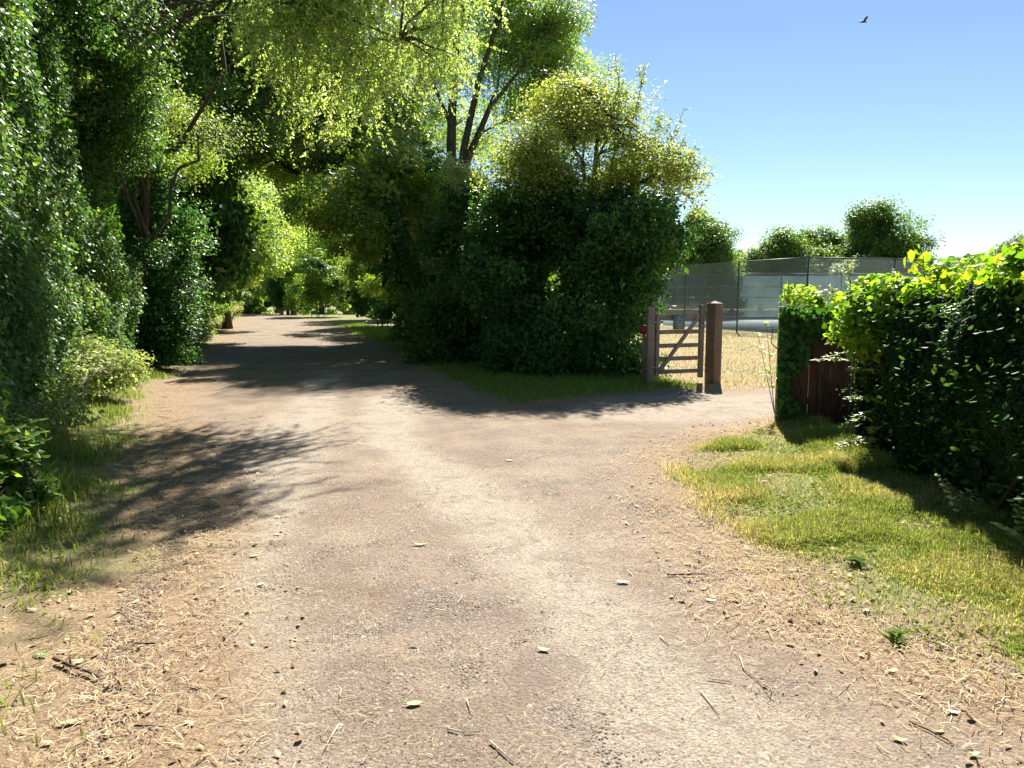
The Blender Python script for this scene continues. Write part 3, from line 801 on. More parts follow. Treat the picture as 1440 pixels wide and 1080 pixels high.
# ash tree with forked trunk against the sky
def ash():
    bx = W(637, 300, 26); base = (bx[0], 21.0, 0)
    o = empty('ash_tree', base); off = np.array(base)
    blobs = [bl(690, 20, 26.62, 2.6, 2.23, 1.49), bl(760, 70, 26, 1.36, 1.49, 1.61), bl(720, 130, 26, 1.49, 1.36, 0.99), bl(700, -30, 26, 2.2, 1.8, .7), bl(740, 110, 26, 1.2, 1.1, .9), bl(790, 40, 26, .8, .9, .9), bl(790, 150, 26, 0.93, 1.11, 1.11),  bl(700, 210, 26.5, 0.99, 0.99, 0.62), bl(770, 10, 26, 1.24, 1.24, 1.24), bl(660, 190, 27.86, 0.99, 0.99, 0.62)]
    blobs += [bl(805, 105, 26, 1.0, 1.1, 1.0), bl(825, 165, 26, .9, 1, .9), bl(765, 190, 26.5, 1.0, 1, .9), bl(690, 100, 27, 1.6, 1.2, 1.0), bl(600, 235, 28, .9, .8, .6), bl(600, 60, 31, 2.0, 1.5, 1.8), bl(565, 150, 31, 1.6, 1.4, 1.3), bl(625, 180, 31, 1.2, 1.2, 1.0), bl(520, 90, 32, 1.8, 1.5, 1.6), bl(610, 60, 27, .8, .8, 1.0)]
    B = [(b[0] - off[0], b[1] - off[1], b[2] - off[2], b[3], b[4], b[5]) for b in blobs]
    cr, C = crown('crown', B, 120000, M['ash'], o, .105, 640, .36, inner=.25, droop=.5, width=.38, flat=.6)
    mb = MB()
    def T(pts, r0, r1, sides=8):
        P = [np.array(W(x, y, Y)) - off for x, y, Y in pts]; n = len(P)
        mb.tube(P, [r0 + (r1 - r0) * i / (n - 1) for i in range(n)], sides, rough=.04); return P
    tp = []
    tp += T([(640, 500, 26), (637, 380, 26), (634, 250, 26), (636, 150, 26), (642, 60, 26), (660, -60, 26)], .23, .08)
    tp += T([(640, 300, 26), (652, 210, 25.88), (672, 120, 25.75), (700, 30, 25.63), (720, -60, 25.5)], .15, .04)
    tp += T([(640, 260, 26), (655, 235, 25.75), (690, 150, 25.5), (730, 100, 25.38), (765, 40, 25.38)], .11, .03)
    tp += T([(648, 235, 26), (672, 185, 25.75), (700, 120, 25.75), (705, 70, 26)], .06, .02)
    tp += T([(760, 250, 26.62), (752, 190, 26.5), (765, 120, 26.25), (770, 60, 26)], .08, .02)
    tp += T([(636, 180, 26), (610, 120, 26), (590, 50, 26.25), (575, 0, 26.5)], .07, .02)
    tp += T([(638, 260, 26), (600, 215, 26.37), (550, 150, 26.74), (510, 100, 27.24)], .07, .02)
    tp += T([(670, 190, 25.75), (720, 165, 25.5), (770, 150, 25.38)], .04, .012)
    tp = np.array(tp)
    for c in C[R.random(len(C)) < .6]:
        d = np.linalg.norm(tp - c, axis=1) + R.uniform(0, .7, len(tp)); a = tp[d.argmin()]
        L = np.linalg.norm(a - c); pts = [a + (c - a) * t + np.array([0, 0, .12 * L * math.sin(math.pi * t)]) + (R.normal(0, .03 * L, 3) if 0 < t < 1 else 0) for t in (0, .25, .5, .75, 1)]
        mb.tube(pts, [.016 + .008 * L, .014, .011, .008, .004], 4)
    mb.build('trunk', M['bark'], o, smooth=True)
    tag(o, 'tall ash tree whose forked grey trunk stands against the sky behind the bushes', 'tree')
ash()

p = (-3.6, 27.5)
tree('sycamore', 'broad green tree arching left over the shaded lane behind the leaning trunk', 'tree', (p[0], p[1], 0), (p[0] - .6, p[1], 8.0),
     [bl(500, 200, 26, 1.7, 1.6, 1.2), bl(450, 165, 27, 1.6, 1.6, 1.2), bl(555, 205, 26, 1.4, 1.4, 1.1), bl(430, 235, 29, 1.4, 1.6, .9), bl(490, 120, 28, 1.7, 1.6, 1.2), bl(480, 265, 27, 1.4, 1.5, .8), bl(540, 270, 25.5, 1.2, 1.2, .9), bl(395, 215, 30, 1.6, 1.6, 1.0)],
     46000, M['mid'], .2, .12, k=10, per=.4, sig=.24, tbias=.22, inner=.5)

# leaning ivy-wrapped trunk
def leaning():
    a = np.array([W(612, 480, 19.5)[0], 19.5, 0.]); o = empty('leaning_tree', tuple(a))
    pts = [np.array(W(x, y, Y)) - a for x, y, Y in ((618, 500, 19.5), (602, 430, 19.5), (580, 365, 19.4), (556, 315, 19.3), (543, 285, 19.2), (532, 240, 19.2))]
    pts[0][2] = -.1
    mb = MB(); mb.tube(pts, [.2, .18, .15, .12, .09, .04], 8, rough=.1)
    for q, tgt in ((3, (500, 330)), (4, (505, 262)), (4, (585, 250)), (5, (560, 215)), (3, (610, 330)), (2, (520, 400))):
        t = np.array(W(tgt[0], tgt[1], 19.0)) - a; mb.tube([pts[q], (pts[q] + t) / 2 + np.array([0, 0, .12]), t], [.05, .03, .01], 5)
    mb.build('trunk', M['bark'], o, smooth=True)
    n = 9000; P = []; t = R.uniform(0, 4.2, n); i = t.astype(int); f = (t - i)[:, None]; pp = np.array(pts)
    P = pp[i] * (1 - f) + pp[i + 1] * f; dd = R.normal(0, 1, (n, 3)); dd[:, 2] *= .3; dd /= np.linalg.norm(dd, axis=1, keepdims=True)
    P = P + dd * (.16 + .07 * R.random(n))[:, None]
    leaves_mesh('ivy', P, dd, .075, M['ivy'], o, 'r', .8, .5, R.uniform(0, .6, n))
    B = [bl(500, 320, 19, 1.0, 1.0, .8), bl(470, 280, 19.5, 1.1, 1.2, .9), bl(560, 250, 19.6, 1.0, 1.0, .9), bl(500, 230, 20.5, 1.4, 1.4, 1.0), bl(610, 300, 20, .8, .8, .8)]
    B = [(b[0] - a[0], b[1] - a[1], b[2] - a[2], b[3], b[4], b[5]) for b in B]
    crown('crown', B, 25000, M['mid'], o, .11, 200, .20, inner=.5, tbias=.28)
    tag(o, 'ivy-wrapped tree leaning left over the grass verge', 'tree')
leaning()

dark_shrubs = [
    ('tall bushes closing the end of the lane beyond its crest', [bl(372, 415, 82, 4, 2, 4.0), bl(345, 400, 76, 4, 2, 5.0), bl(402, 405, 74, 3.0, 2, 4.2), bl(430, 395, 72, 3.4, 2, 4.6), bl(465, 385, 70, 4, 2, 5), bl(385, 360, 90, 4.5, 2, 4.5), bl(500, 390, 68, 3, 2, 4.6)], 60000, 'ash', .19),
    ('bushy growth left of the crest under the hazy tree', [bl(318, 425, 62, 2.6, 3, 1.8), bl(300, 415, 55, 2.0, 3, 2.0)], 22000, 'mid', .16),
    ('shrub filling the left side under the tunnel trees', [bl(255, 420, 33, 1.6, 3, 2.2), bl(235, 400, 27, 1.6, 2, 2.6)], 24000, 'mid', .12),
    ('dark ivy thicket rising to the left of the big ivy bush', [bl(660, 400, 18.0, 1.25, 1.2, 1.8), bl(650, 470, 18, 1.1, 1.0, .9), bl(690, 290, 18.4, 1.2, 1.1, 1.0)], 46000, 'hedge', .08),
    ('shady elder thicket behind the leaning trunk', [bl(630, 410, 21.8, 1.2, 1.2, 2.0), bl(615, 455, 21.8, 1.0, 1.1, .9), bl(640, 330, 21, 1.1, 1.1, 1.2)], 30000, 'mid', .095),
    ('dark holly thicket midway along the right verge', [bl(598, 400, 27, 1.6, 1.5, 2.0), bl(580, 438, 27, 1.5, 1.4, 1.0), bl(605, 330, 26.5, 1.6, 1.5, 1.6)], 36000, 'ivy', .10),
    ('shrub with sunlit left flank near the far end of the right verge', [bl(540, 385, 36, 1.7, 1.6, 2.1), bl(520, 420, 36, 1.3, 1.2, .9), bl(560, 330, 35, 2.2, 1.8, 2.0)], 30000, 'mid', .11),
    ('rounded bush glowing green at the bend past the verge', [bl(448, 397, 52, 2.0, 1.6, 1.9), bl(430, 414, 52, 1.4, 1.2, 1.1)], 22000, 'mid', .12),
]
for lab, B, n, mt, sz in dark_shrubs:
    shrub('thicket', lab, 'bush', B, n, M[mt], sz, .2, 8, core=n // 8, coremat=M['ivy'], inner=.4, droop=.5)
shrub('elder_bush', 'elder bush with creamy pale blossom between ash trunk and ivy bush', 'bush', [bl(665, 262, 18.2, .45, .5, .3), bl(645, 245, 18.4, .4, .4, .3), bl(690, 345, 17.4, .35, .4, .3)], 6500, M['pale'], .05, .12, 10, base=(W(665, 262, 18.2)[0], 18.2, 0), inner=.1)

# ------------------------------------------------------------------ trees farther up the lane and beyond the court
def far_proto(name, n, mat, size, w=3.2, h=8.5, low=.8, sig=.36, tb=0, core=0, inner=.3):
    B = [(0, 0, h * .62, w * .75, w * .75, h * .30), (w * .35, 0, h * .45, w * .6, w * .6, h * .22), (-w * .35, .2, h * .5, w * .6, w * .6, h * .22), (0, -w * .3, h * .3 + low, w * .6, w * .6, h * .2), (w * .1, w * .3, h * .8, w * .45, w * .45, h * .17)]
    return tree(name, None, None, (0, 0, 0), (0, 0, h * .8), B, n, mat, .2, size, k=8, per=.3, m=n // 110, sig=sig, inner=inner, tbias=tb, core=core)
P1 = far_proto('lane_tree', 36000, M['ash'], .14, core=0, tb=.15, inner=.6)
P2 = far_proto('lane_tree', 34000, M['pale_green'], .13, w=2.6, h=7, core=0, tb=.1, inner=.6)
P3 = far_proto('lane_tree', 26000, M['ivy'], .18, w=2.4, h=7, core=4000, low=.2, tb=.1)
far = [
    # proto, px, py(base), Y, scale, zscale, rot, label
    (P1, 318, 27.5 + 7, 1.0, 1.0, .3, 'bright green tree catching the sun just inside the tunnel on the left'),
    (P2, 300, 45, 1.25, 1.2, 1.1, 'pale sunlit tree on the left side of the tunnel, behind tall weeds'),
    (P1, 335, 58, 1.2, 1.25, 2.0, 'light leafy tree on the left where the lane crests'),
    (P2, 352, 72, 1.25, 1.4, 2.9, 'hazy light-green tree beyond the crest, left of the lane'),
    (P1, 395, 92, 1.3, 1.5, .9, 'tree closing the view straight down the lane'),
    (P3, 404, 66, .8, .95, 4.0, 'narrow dark ivy tree right of the crest'),
    (P1, 452, 66, 1.2, 1.1, 5.1, 'tree behind the rounded green bush at the bend'),
    (P2, 545, 47, 1.1, 1.0, 3.3, 'sunny yellow-green tree over the far right verge'),
    (P1, 560, 38, .8, .85, 2.2, 'tree leaning its crown towards the lane above the right verge'),
    (P1, 262, 34, 1.1, 1.3, 1.4, 'tall tree filling the left side behind the ivy columns'),
    (P3, 240, 24, 1.1, 1.4, 2.4, 'dark tree close behind the ivy columns on the left'),
    (P1, 372, 125, 1.5, 1.7, .4, 'distant tree low beyond the crest of the lane'),
    (P1, 412, 78, 1.5, 1.75, 1.9, 'tallest tree at the end of the lane, arching over the crest'),
    (P1, 585, 31, .75, .85, 3.8, 'tree filling in behind the dark holly thicket'),
    (P3, 610, 25, .9, 1.0, 3.0, 'dark tree behind the leaning trunk'),
]
firstuse = set()
for (pr, px, Y, s, sz, rz, lab) in far:
    o = pr if id(pr) not in firstuse else copy_tree(pr)
    firstuse.add(id(pr))
    x = (px - 720) / F * Y * .993
    o.location = (x, Y, H(x, Y) - .05); o.scale = (s, s, s * sz); o.rotation_euler = (0, 0, rz)
    tag(o, lab, 'tree', 'trees along the lane')
# beyond the court
Q1 = far_proto('field_tree', 48000, M['mid'], .15, w=3.4, h=7.0, sig=.36, core=5000, low=.3)
Q2 = far_proto('field_tree', 40000, M['mid'], .14, w=2.8, h=5.6, sig=.32, core=4000, low=.2, tb=.05)
beyond = [
    (Q1, 990, 50, .80, 1.30, .4, 'dark rounded tree behind the left end of the court fence'),
    (Q1, 1240, 66, 1.24, 1.10, 2.2, 'large domed tree standing highest beyond the court'),
    (Q2, 1160, 68, 1.3, 1.05, 1.0, 'bushy tree left of the domed tree beyond the court'),
    (Q2, 1115, 66, 1.3, 1.00, 2.3, 'middle one of the three lower trees beyond the court'),
    (Q2, 1070, 66, 1.15, 0.91, 3.9, 'smallest tree at the left of the row beyond the court'),
    (Q2, 1320, 72, 1.0, 0.71, 5.0, 'low tree top peeping over the bramble hedge, right of the domed tree'),
    (Q1, 1425, 70, 1.0, 0.98, 3.0, 'tree top beyond the bramble hedge at the far right'),
    (Q2, 930, 56, 1.1, 1.14, .8, 'tree hidden mostly behind the ivy bush beyond the court'),
    (Q2, 1200, 62, 1.0, 0.82, 4.4, 'lower bush in front of the domed tree'),
    (Q2, 1285, 64, 1.0, 0.79, 1.7, 'low bush at the right foot of the domed tree'),
    (Q2, 1030, 60, 1.0, 0.57, 2.9, 'low bush behind the pale netting left of the row of trees'),
]
for (pr, px, Y, s, sz, rz, lab) in beyond:
    o = pr if id(pr) not in firstuse else copy_tree(pr)
    firstuse.add(id(pr))
    x = (px - 720) / F * Y * .993
    o.location = (x, Y, 0); o.scale = (s, s, s * sz); o.rotation_euler = (0, 0, rz)
    tag(o, lab, 'tree', 'trees beyond the tennis court')
# far wood closing the horizon
wx, wn_ = [], 60000
ang = R.uniform(-.9, .95, wn_); rr = R.uniform(150, 200, wn_)
P = np.stack([np.sin(ang) * rr, np.cos(ang) * rr, R.uniform(0, 1, wn_) ** .8 * (6 + 4 * noise2(ang * 30, rr * .02, 1, 61))], 1)
fw = leaves_mesh('distant_wood', P, np.tile([0, -.5, .6], (wn_, 1)), 1.1, M['mid'], None, 'r', .8, .2)
tag(fw, 'low dark belt of distant woodland behind everything', 'woodland', kind='stuff')

# ------------------------------------------------------------------ gate and posts
gp_r = G(1002, 538); gp_l = G(913, 541)
def gate_post(name, label, xy, w, h, rz, tw=0):
    o = empty(name, (xy[0], xy[1], H(*xy)), rz)
    mb = MB(); s = w / 2
    for z in (-.2, h): 
        for a, b in ((-s, -s), (s, -s), (s, s), (-s, s)): mb.v.append((a, b, z))
    mb.v.append((0, 0, h + .045)) if name == 'gate_post' and w > .15 else mb.v.append((0, 0, h + .012))
    mb.f4 += [(3, 2, 1, 0)] + [(i, (i + 1) % 4, 4 + (i + 1) % 4, 4 + i) for i in range(4)]
    # cap as four-sided pyramid
    mb.f3 += [(4 + i, 4 + (i + 1) % 4, 8) for i in range(4)]
    po = mb.build('post_shaft', M['post'] if w > .17 else M['gate'], o); bevel(po, .006)
    tag(o, label, 'post'); return o
gr = gate_post('gate_post', 'thick square timber post right of the little gate, pointed cap', gp_r, .205, 1.42, math.radians(36))
gl = gate_post('gate_post', 'weathered hinge post of the little gate, half sunk in the ivy bush', gp_l, .125, 1.36, math.radians(8))
# gate
ga = np.array([gp_l[0] + .09, gp_l[1] + .0]); gb = np.array([G(988, 538)[0] - .0, gp_r[1] + .05])
gd = gb - ga; gw = np.linalg.norm(gd); grz = math.atan2(gd[1], gd[0])
gate = empty('wooden_gate', (ga[0], ga[1], .02), grz)
tag(gate, 'small five-bar wooden pedestrian gate with one diagonal brace', 'gate')
for j, z in enumerate((.20, .43, .66, .90, 1.15)):
    mb = MB(); mb.box(((gw) / 2, 0, z), (gw - .06, .028, .075 if j < 4 else .09)); b_ = mb.build('rail', M['gate'], gate); bevel(b_, .004)
mb = MB(); mb.box((gw - .045, .0, .72), (.085, .07, 1.30)); b_ = mb.build('closing_stile', M['gate'], gate); bevel(b_, .008)
mb = MB(); mb.box((.035, .0, .68), (.07, .06, 1.08)); b_ = mb.build('hinge_stile', M['gate'], gate); bevel(b_, .006)
mb = MB(); mb.bar((.06, -.03, .20), (gw - .16, -.03, 1.13), .03, .07, up=(0, 0, 1)); b_ = mb.build('brace', M['gate'], gate); bevel(b_, .004)
sg = MB(); sg.box((.44, -.052, 1.075), (.235, .008, .26)); so = sg.build('sign_plate', M['sign'], gate); tag(so, 'small grey-green notice plate')
mk = MB()
mk.tube([(.44, -.0565, 1.155), (.44, -.060, 1.155)], .017, 10)
for k, (w_, z_) in enumerate(((.17, 1.118), (.15, 1.085), (.12, 1.060), (.16, 1.035), (.10, 1.010), (.17, .975))):
    mk.box((.44, -.0575, z_), (w_, .003, .006 if k else .010))
mk.build('printing', M['signprint'], so)
mb = MB(); mb.tube([(gw - .03, -.04, 1.0), (gw + .03, -.055, 1.02), (gw + .075, -.04, 1.04)], .009, 6); mb.box((gw - .04, -.04, 1.0), (.05, .012, .09)); mb.build('latch', M['steel'], gate)
for z in (.28, 1.08):
    mb = MB(); mb.box((.03, -.036, z), (.20, .008, .03)); mb.tube([(-.05, -.03, z - .03), (-.05, -.03, z + .03)], .014, 8); mb.build('hinge', M['steel'], gate)
# red notice behind the hinge post
q = W(906, 464, gp_l[1] + .12)
ro = empty('red_notice', (q[0], q[1], 0))
mb = MB(); mb.box((0, 0, q[2]), (.16, .012, .15)); mb.build('plate', M['red'], ro)
mb = MB(); mb.box((.0, .03, (q[2] + .05) / 2 - .05), (.05, .045, q[2] + .2)); mb.build('stake', M['gate'], ro)
tag(ro, 'small red notice peeping out beside the hinge post', 'sign')
# grass tuft at post foot is part of verge

# ------------------------------------------------------------------ court fences
def post_at(mb, x, y, h, r=.035): mb.tube([(x, y, -.1), (x, y, h)], r, 8)
def court_fence(pts, h, rails, label, name='chain_link_fence', pitch=.10, wr=.0032, split=1, netted=False, wires=True):
    b = pts[0]; o = empty(name, (b[0], b[1], 0)); tag(o, label, 'fence')
    for i, (x, y) in enumerate(pts):
        mb = MB(); mb.tube([(x - b[0], y - b[1], -.1), (x - b[0], y - b[1], h + .03)], .034, 8); mb.build('fence_post', M['fence_green'], o, smooth=True)
    for i, ((ax, ay), (cx, cy)) in enumerate(zip(pts[:-1], pts[1:])):
        A = np.array([ax - b[0], ay - b[1], 0]); C = np.array([cx - b[0], cy - b[1], 0]); L = np.linalg.norm(C - A); d = (C - A) / L
        if rails[i]:
            mb = MB(); mb.tube([A + [0, 0, h], C + [0, 0, h]], .024, 6); mb.build('top_rail', M['fence_green'], o, smooth=True)
        if wires:
            segs = []
            n = int((L + h) / pitch)
            for k in range(n + 1):
                s0 = -h + k * pitch
                # rising wire from (s0,0) to (s0+h,h) clipped
                a0, a1 = max(0, -s0), min(h, L - s0)
                if a1 > a0: segs.append((s0 + a0, a0, s0 + a1, a1))
                if a1 > a0: segs.append((L - s0 - a0, a0, L - s0 - a1, a1))
            for zz in ([.05, h * .33, h * .66, h] if not rails[i] else [.05, h * .33, h * .66]): segs.append((0, zz, L, zz))
            Sg = np.array(segs)
            p0 = A + Sg[:, 0:1] * d + Sg[:, 1:2] * np.array([0, 0, 1.]); p1 = A + Sg[:, 2:3] * d + Sg[:, 3:4] * np.array([0, 0, 1.])
            t = p1 - p0; t /= np.linalg.norm(t, axis=1, keepdims=True); nn = np.cross(d, [0, 0, 1.]); s = np.cross(t, nn)
            rings = []
            for P_ in (p0, p1):
                for k in range(3):
                    an = 2 * math.pi * k / 3
                    rings.append(P_ + s * math.cos(an) * wr * 1.5 + nn * math.sin(an) * wr * 1.5)
            Vv = np.stack(rings, 1).reshape(-1, 3); bb = np.arange(len(Sg)) * 6
            Ff = np.concatenate([np.stack([bb + k, bb + (k + 1) % 3, bb + 3 + (k + 1) % 3, bb + 3 + k], 1) for k in range(3)])
            wo = mesh_np('wire_mesh', Vv, Ff, M['wire'], o)
        if netted:
            for (z0, z1) in ((.12, .62), (.62, 1.35), (1.35, 2.0), (2.0, h - .12)):
                m_ = MB(); K = 14
                for q in range(K + 1):
                    P_ = A + d * L * q / K; nn = np.cross(d, [0, 0, 1.])
                    for z in (z0 + .012, z1 - .012): 
                        P2 = P_ + nn * (.05 + .03 * math.sin(q * 1.3 + z * 2)); m_.v.append((P2[0], P2[1], z - .03 * math.sin(math.pi * (q % 7) / 7)))
                m_.f4 += [(2 * q, 2 * q + 2, 2 * q + 3, 2 * q + 1) for q in range(K)]
                m_.build('netting', M['net'], o)
            for z in (.08, .62, 1.35, 2.0, h - .1):
                m_ = MB(); m_.tube([A + [0, 0, z] + np.cross(d, [0, 0, 1.]) * .04, C + [0, 0, z] + np.cross(d, [0, 0, 1.]) * .04], .012, 4); m_.build('strap', M['wire'], o)
    return o
fp = [(6.7, 39.6), (7.95, 35.6), (9.22, 31.6), (10.62, 27.9), (14.25, 29.0), (17.9, 30.1), (21.5, 31.2)]
court_fence(fp, 2.86, [0, 0, 1, 1, 1, 1], 'tall chain-link court fence with dark green posts behind the gate')
fb = [(5.0, 47.2), (9.0, 47.6), (12.9, 48.0), (16.8, 48.4), (20.7, 48.8), (24.6, 49.2), (28.5, 49.6), (32.4, 50.0)]
court_fence(fb, 2.8, [1] * 7, 'far court fence hung with blue-grey windbreak netting', wires=False, netted=True)
# low board and kerb at the far side of the court
kb = empty('court_edging', (5, 46.6, 0)); tag(kb, 'low pale edging board along the far side of the court', 'edging')
for k in range(7):
    mb = MB(); mb.box((1.95 + k * 3.93, .2 + k * .393, .08), (3.88, .08, .13), rz=.1); mb.build('board', M['kerb'], kb)

# ------------------------------------------------------------------ timber fence with ivy, right
c0 = np.array(G(1096, 597)); c1 = np.array([c0[0] + 1.75, c0[1] - .12])
fd = c1 - c0; fl = np.linalg.norm(fd); frz = math.atan2(fd[1], fd[0])
tf_ = empty('board_fence', (c0[0], c0[1], 0), frz); tag(tf_, 'red-brown vertical board fence half buried in ivy beside the driveway', 'fence')
mb = MB(); mb.box((0, 0, .69), (.10, .12, 1.50)); b_ = mb.build('end_post', M['gate'], tf_); bevel(b_, .006)
pw = .125; x = .06; pl = None
while x < fl:
    hgt_ = 1.36 + random.uniform(-.02, .02)
    if pl is None or True:
        mb = MB(); mb.box((0, 0, hgt_ / 2 - .02), (pw - .006, .022, hgt_)); pl = mb.build('plank', M['panel'], tf_)
    pl.location = (x + pw / 2, -.045 + random.uniform(-.004, .004), 0); x += pw
for z in (.3, 1.12):
    mb = MB(); mb.box((fl / 2, .005, z), (fl, .06, .09)); mb.build('rail', M['panel'], tf_)
mb = MB(); mb.box((fl / 2 + .06, -.03, 1.385), (fl, .11, .03)); mb.build('capping', M['gate'], tf_)
# ivy on it
n = 17000; u = R.uniform(-.05, fl, n); v = R.uniform(0, 1, n)
zz = 1.48 * (1 - v ** 1.5 * .98)
cov = noise2(u, zz, 2.1, 71) + .55 * sstep(.95, 1.35, zz) + .35 * sstep(.32, .05, u) - .3 * sstep(.25, .5, u) * sstep(1.15, 1.0, zz)
k = cov > .66 + .1 * R.random(n); u, zz = u[k], zz[k]; n = len(u)
th = R.exponential(.03, n) * (1 + 1.2 * sstep(1.2, 1.5, zz))
bul = .16 * noise2(u, zz, 2.4, 73) * sstep(.05, .4, u); P = np.stack([u, -.05 - th - bul, zz + (noise2(u, zz * 0, 5, 74) - .5) * .16 * zz], 1)
iv = empty('ivy', (c0[0], c0[1], 0), frz); leaves_mesh('ivy_leaves', P, np.tile([0, -.9, .35], (n, 1)), .06, M['ivy'], iv, 'h', .85, .5, R.uniform(0, .75, n))
mb = MB()
for i in range(14):
    x0 = random.uniform(0, fl); pts = [(x0 + random.uniform(-.05, .05) * j, -.075, .0 + .2 * j) for j in range(7)]; mb = MB(); mb.tube(pts, [.012 - .0012 * j for j in range(7)], 5); mb.build('stem', M['bark'], iv, smooth=True)
tag(iv, 'dark ivy spilling down the face of the red-brown board fence', 'ivy')
# bramble growing along the fence top
B = []
for t in np.linspace(.08, 1.05, 7):
    q = c0 + fd * t; B.append((q[0] + .1, q[1] + .15, 1.50 + .06 * t, .25, .30, .10 + .03 * t))
B += [(c1[0] + .5, c1[1] + .6, 1.55, .7, .7, .22), (c1[0] + .2, c1[1] + 1.3, 1.5, .8, .5, .25), (c0[0] + .9, c0[1] + .6, 1.45, .8, .35, .2)]
shrub('bramble', 'bright backlit bramble sprawling along the top of the board fence', 'bramble', B, 10000, M['bramble'], .07, .09, 16, base=(c0[0] + .8, c0[1] + .5, 0), shape='h', width=.75, inner=0, tbias=.15, droop=.1)

# ------------------------------------------------------------------ the dark hedge at right
hA = np.array(G(1215, 640)); hB = np.array(G(1440, 795)); 
hd = (hB - hA) / np.linalg.norm(hB - hA); hE = hB + hd * 2.6
HN = np.array([hd[1], -hd[0]]); 
if HN[0] > 0: HN = -HN          # towards the lane (left)
def hedge_right():
    o = empty('conifer_hedge', (hA[0] + 1, hA[1] - 1, 0)); o0 = np.array([hA[0] + 1, hA[1] - 1, 0])
    Ln = np.linalg.norm(hE - hA)
    n = 120000
    s = R.uniform(-.1, 1, n) * Ln; top_ = 1.47 + .27 * np.clip(s / 3.6, 0, 1); z = R.uniform(0, 1, n) ** .85 * top_
    P = np.stack([hA[0] + hd[0] * s, hA[1] + hd[1] * s, z], 1)
    lump = (noise(P, .9, 81) - .5) * .5 + (noise(P, 2.6, 82) - .5) * .28 + (noise(P, 7, 83) - .5) * .10
    inset = -.18 + .22 * np.sin(np.clip(z / 1.8, 0, 1) * math.pi * .9)
    o_ = lump + inset - R.exponential(.07, n)
    P[:, 0] += HN[0] * o_; P[:, 1] += HN[1] * o_
    P[:, 2] += (noise(P, 1.3, 84) - .5) * .12
    tint = .3 + (noise(P, 1.5, 85) - .5) * .5 + R.normal(0, .15, n)
    leaves_mesh('foliage', P - o0, np.tile([HN[0] * .8, HN[1] * .8, .5], (n, 1)), .05, M['yew'], o, 'r', .42, .1, tint)
    # top
    n = 45000
    s = R.uniform(-.12, 1, n) * Ln; w = R.uniform(0, 2.2, n)
    P = np.stack([hA[0] + hd[0] * s - HN[0] * w, hA[1] + hd[1] * s - HN[1] * w, 1.42 + .27 * np.clip(s / 3.6, 0, 1) + .06 * np.minimum(w, 1.2) - R.exponential(.05, n)], 1)
    P[:, 2] += (noise(P, 1.1, 86) - .5) * .2
    leaves_mesh('foliage', P - o0, np.tile([0, 0, 1.], (n, 1)), .05, M['hedge'], o, 'r', .42, .0, .5 + R.normal(0, .2, n))
    # broad leaves of bindweed and bramble threading out of the face
    n3 = 1500; cs = R.uniform(-.05, 1, 260) * Ln; cz = R.uniform(.1, 1.65, 260); ci = R.integers(0, 260, n3)
    s = cs[ci] + R.normal(0, .13, n3); z = cz[ci] + R.normal(0, .05, n3)
    P = np.stack([hA[0] + hd[0] * s, hA[1] + hd[1] * s, z], 1)
    o_ = (noise(P, .9, 81) - .5) * .5 + .08 + R.uniform(-.05, .20, n3)
    P[:, 0] += HN[0] * o_; P[:, 1] += HN[1] * o_
    leaves_mesh('climber_leaves', P - o0, np.tile([HN[0] * .3, HN[1] * .3, .9], (n3, 1)), .045, M['climber'], o, 'h', .5, .25, .35 + R.normal(0, .2, n3), jit=.45)
    # far end face
    n = 30000
    w = R.uniform(0, 2.4, n); z = R.uniform(0, 1.45, n)
    P = np.stack([hA[0] - HN[0] * w, hA[1] - HN[1] * w + .1, z], 1); P[:, :2] -= hd * (noise(P, 1.2, 87)[:, None] * .4)
    leaves_mesh('foliage', P - o0, np.tile([0, .8, .5], (n, 1)), .06, M['yew'], o, 'r', .45, .0, R.uniform(0, .6, n))
    mm = 14000  # large dark leaves added inside the hedge to keep light out
    s = R.uniform(-.05, 1, mm) * Ln; w = R.uniform(.2, 1.8, mm)
    P = np.stack([hA[0] + hd[0] * s - HN[0] * w, hA[1] + hd[1] * s - HN[1] * w, R.uniform(0, 1.35, mm)], 1)
    leaves_mesh('light_block_leaves', P - o0, np.tile([HN[0], HN[1], .3], (mm, 1)), .16, M['yew'], o, 'r', .6, .0, R.uniform(0, .4, mm))
    mb = MB()
    for i in range(16):
        s = R.uniform(.2, Ln); w = R.uniform(.35, .9); x, y = hA[0] + hd[0] * s - HN[0] * w - o0[0], hA[1] + hd[1] * s - HN[1] * w - o0[1]
        mb = MB(); mb.tube([(x, y, -.1), (x + .03, y, .8), (x - .02, y + .05, 1.6)], [.035, .025, .012], 6); mb.build('stem', M['bark'], o, smooth=True)
    tag(o, 'dense dark evergreen hedge beside the grass verge at right', 'hedge')
hedge_right()
# bramble and hazel sprays on the hedge: broad bright leaves over the top and off the face
B = []; Lh = np.linalg.norm(hE - hA)
for t in np.linspace(-.05, .95, 9):
    q = hA + (hE - hA) * t
    B.append((q[0] - HN[0] * .25, q[1] - HN[1] * .25, 1.56 + .27 * min(1, max(t, 0) * Lh / 3.6), .30, .38, .13))
B += [(hA[0] + .15, hA[1] + .1, 1.4, .35, .35, .3), (hA[0] + .0, hA[1] + .0, 1.15, .25, .3, .25), (hA[0] + .9, hA[1] + .2, 1.6, .6, .5, .15)]
shrub('bramble', 'sunlit yellow-green bramble mat lying over the crest of the dark hedge', 'bramble', B, 20000, M['bramble'], .060, .10, 24, base=(hA[0] + .6, hA[1] - 1.2, 0), shape='h', width=.72, inner=0, tbias=.1, droop=.1)

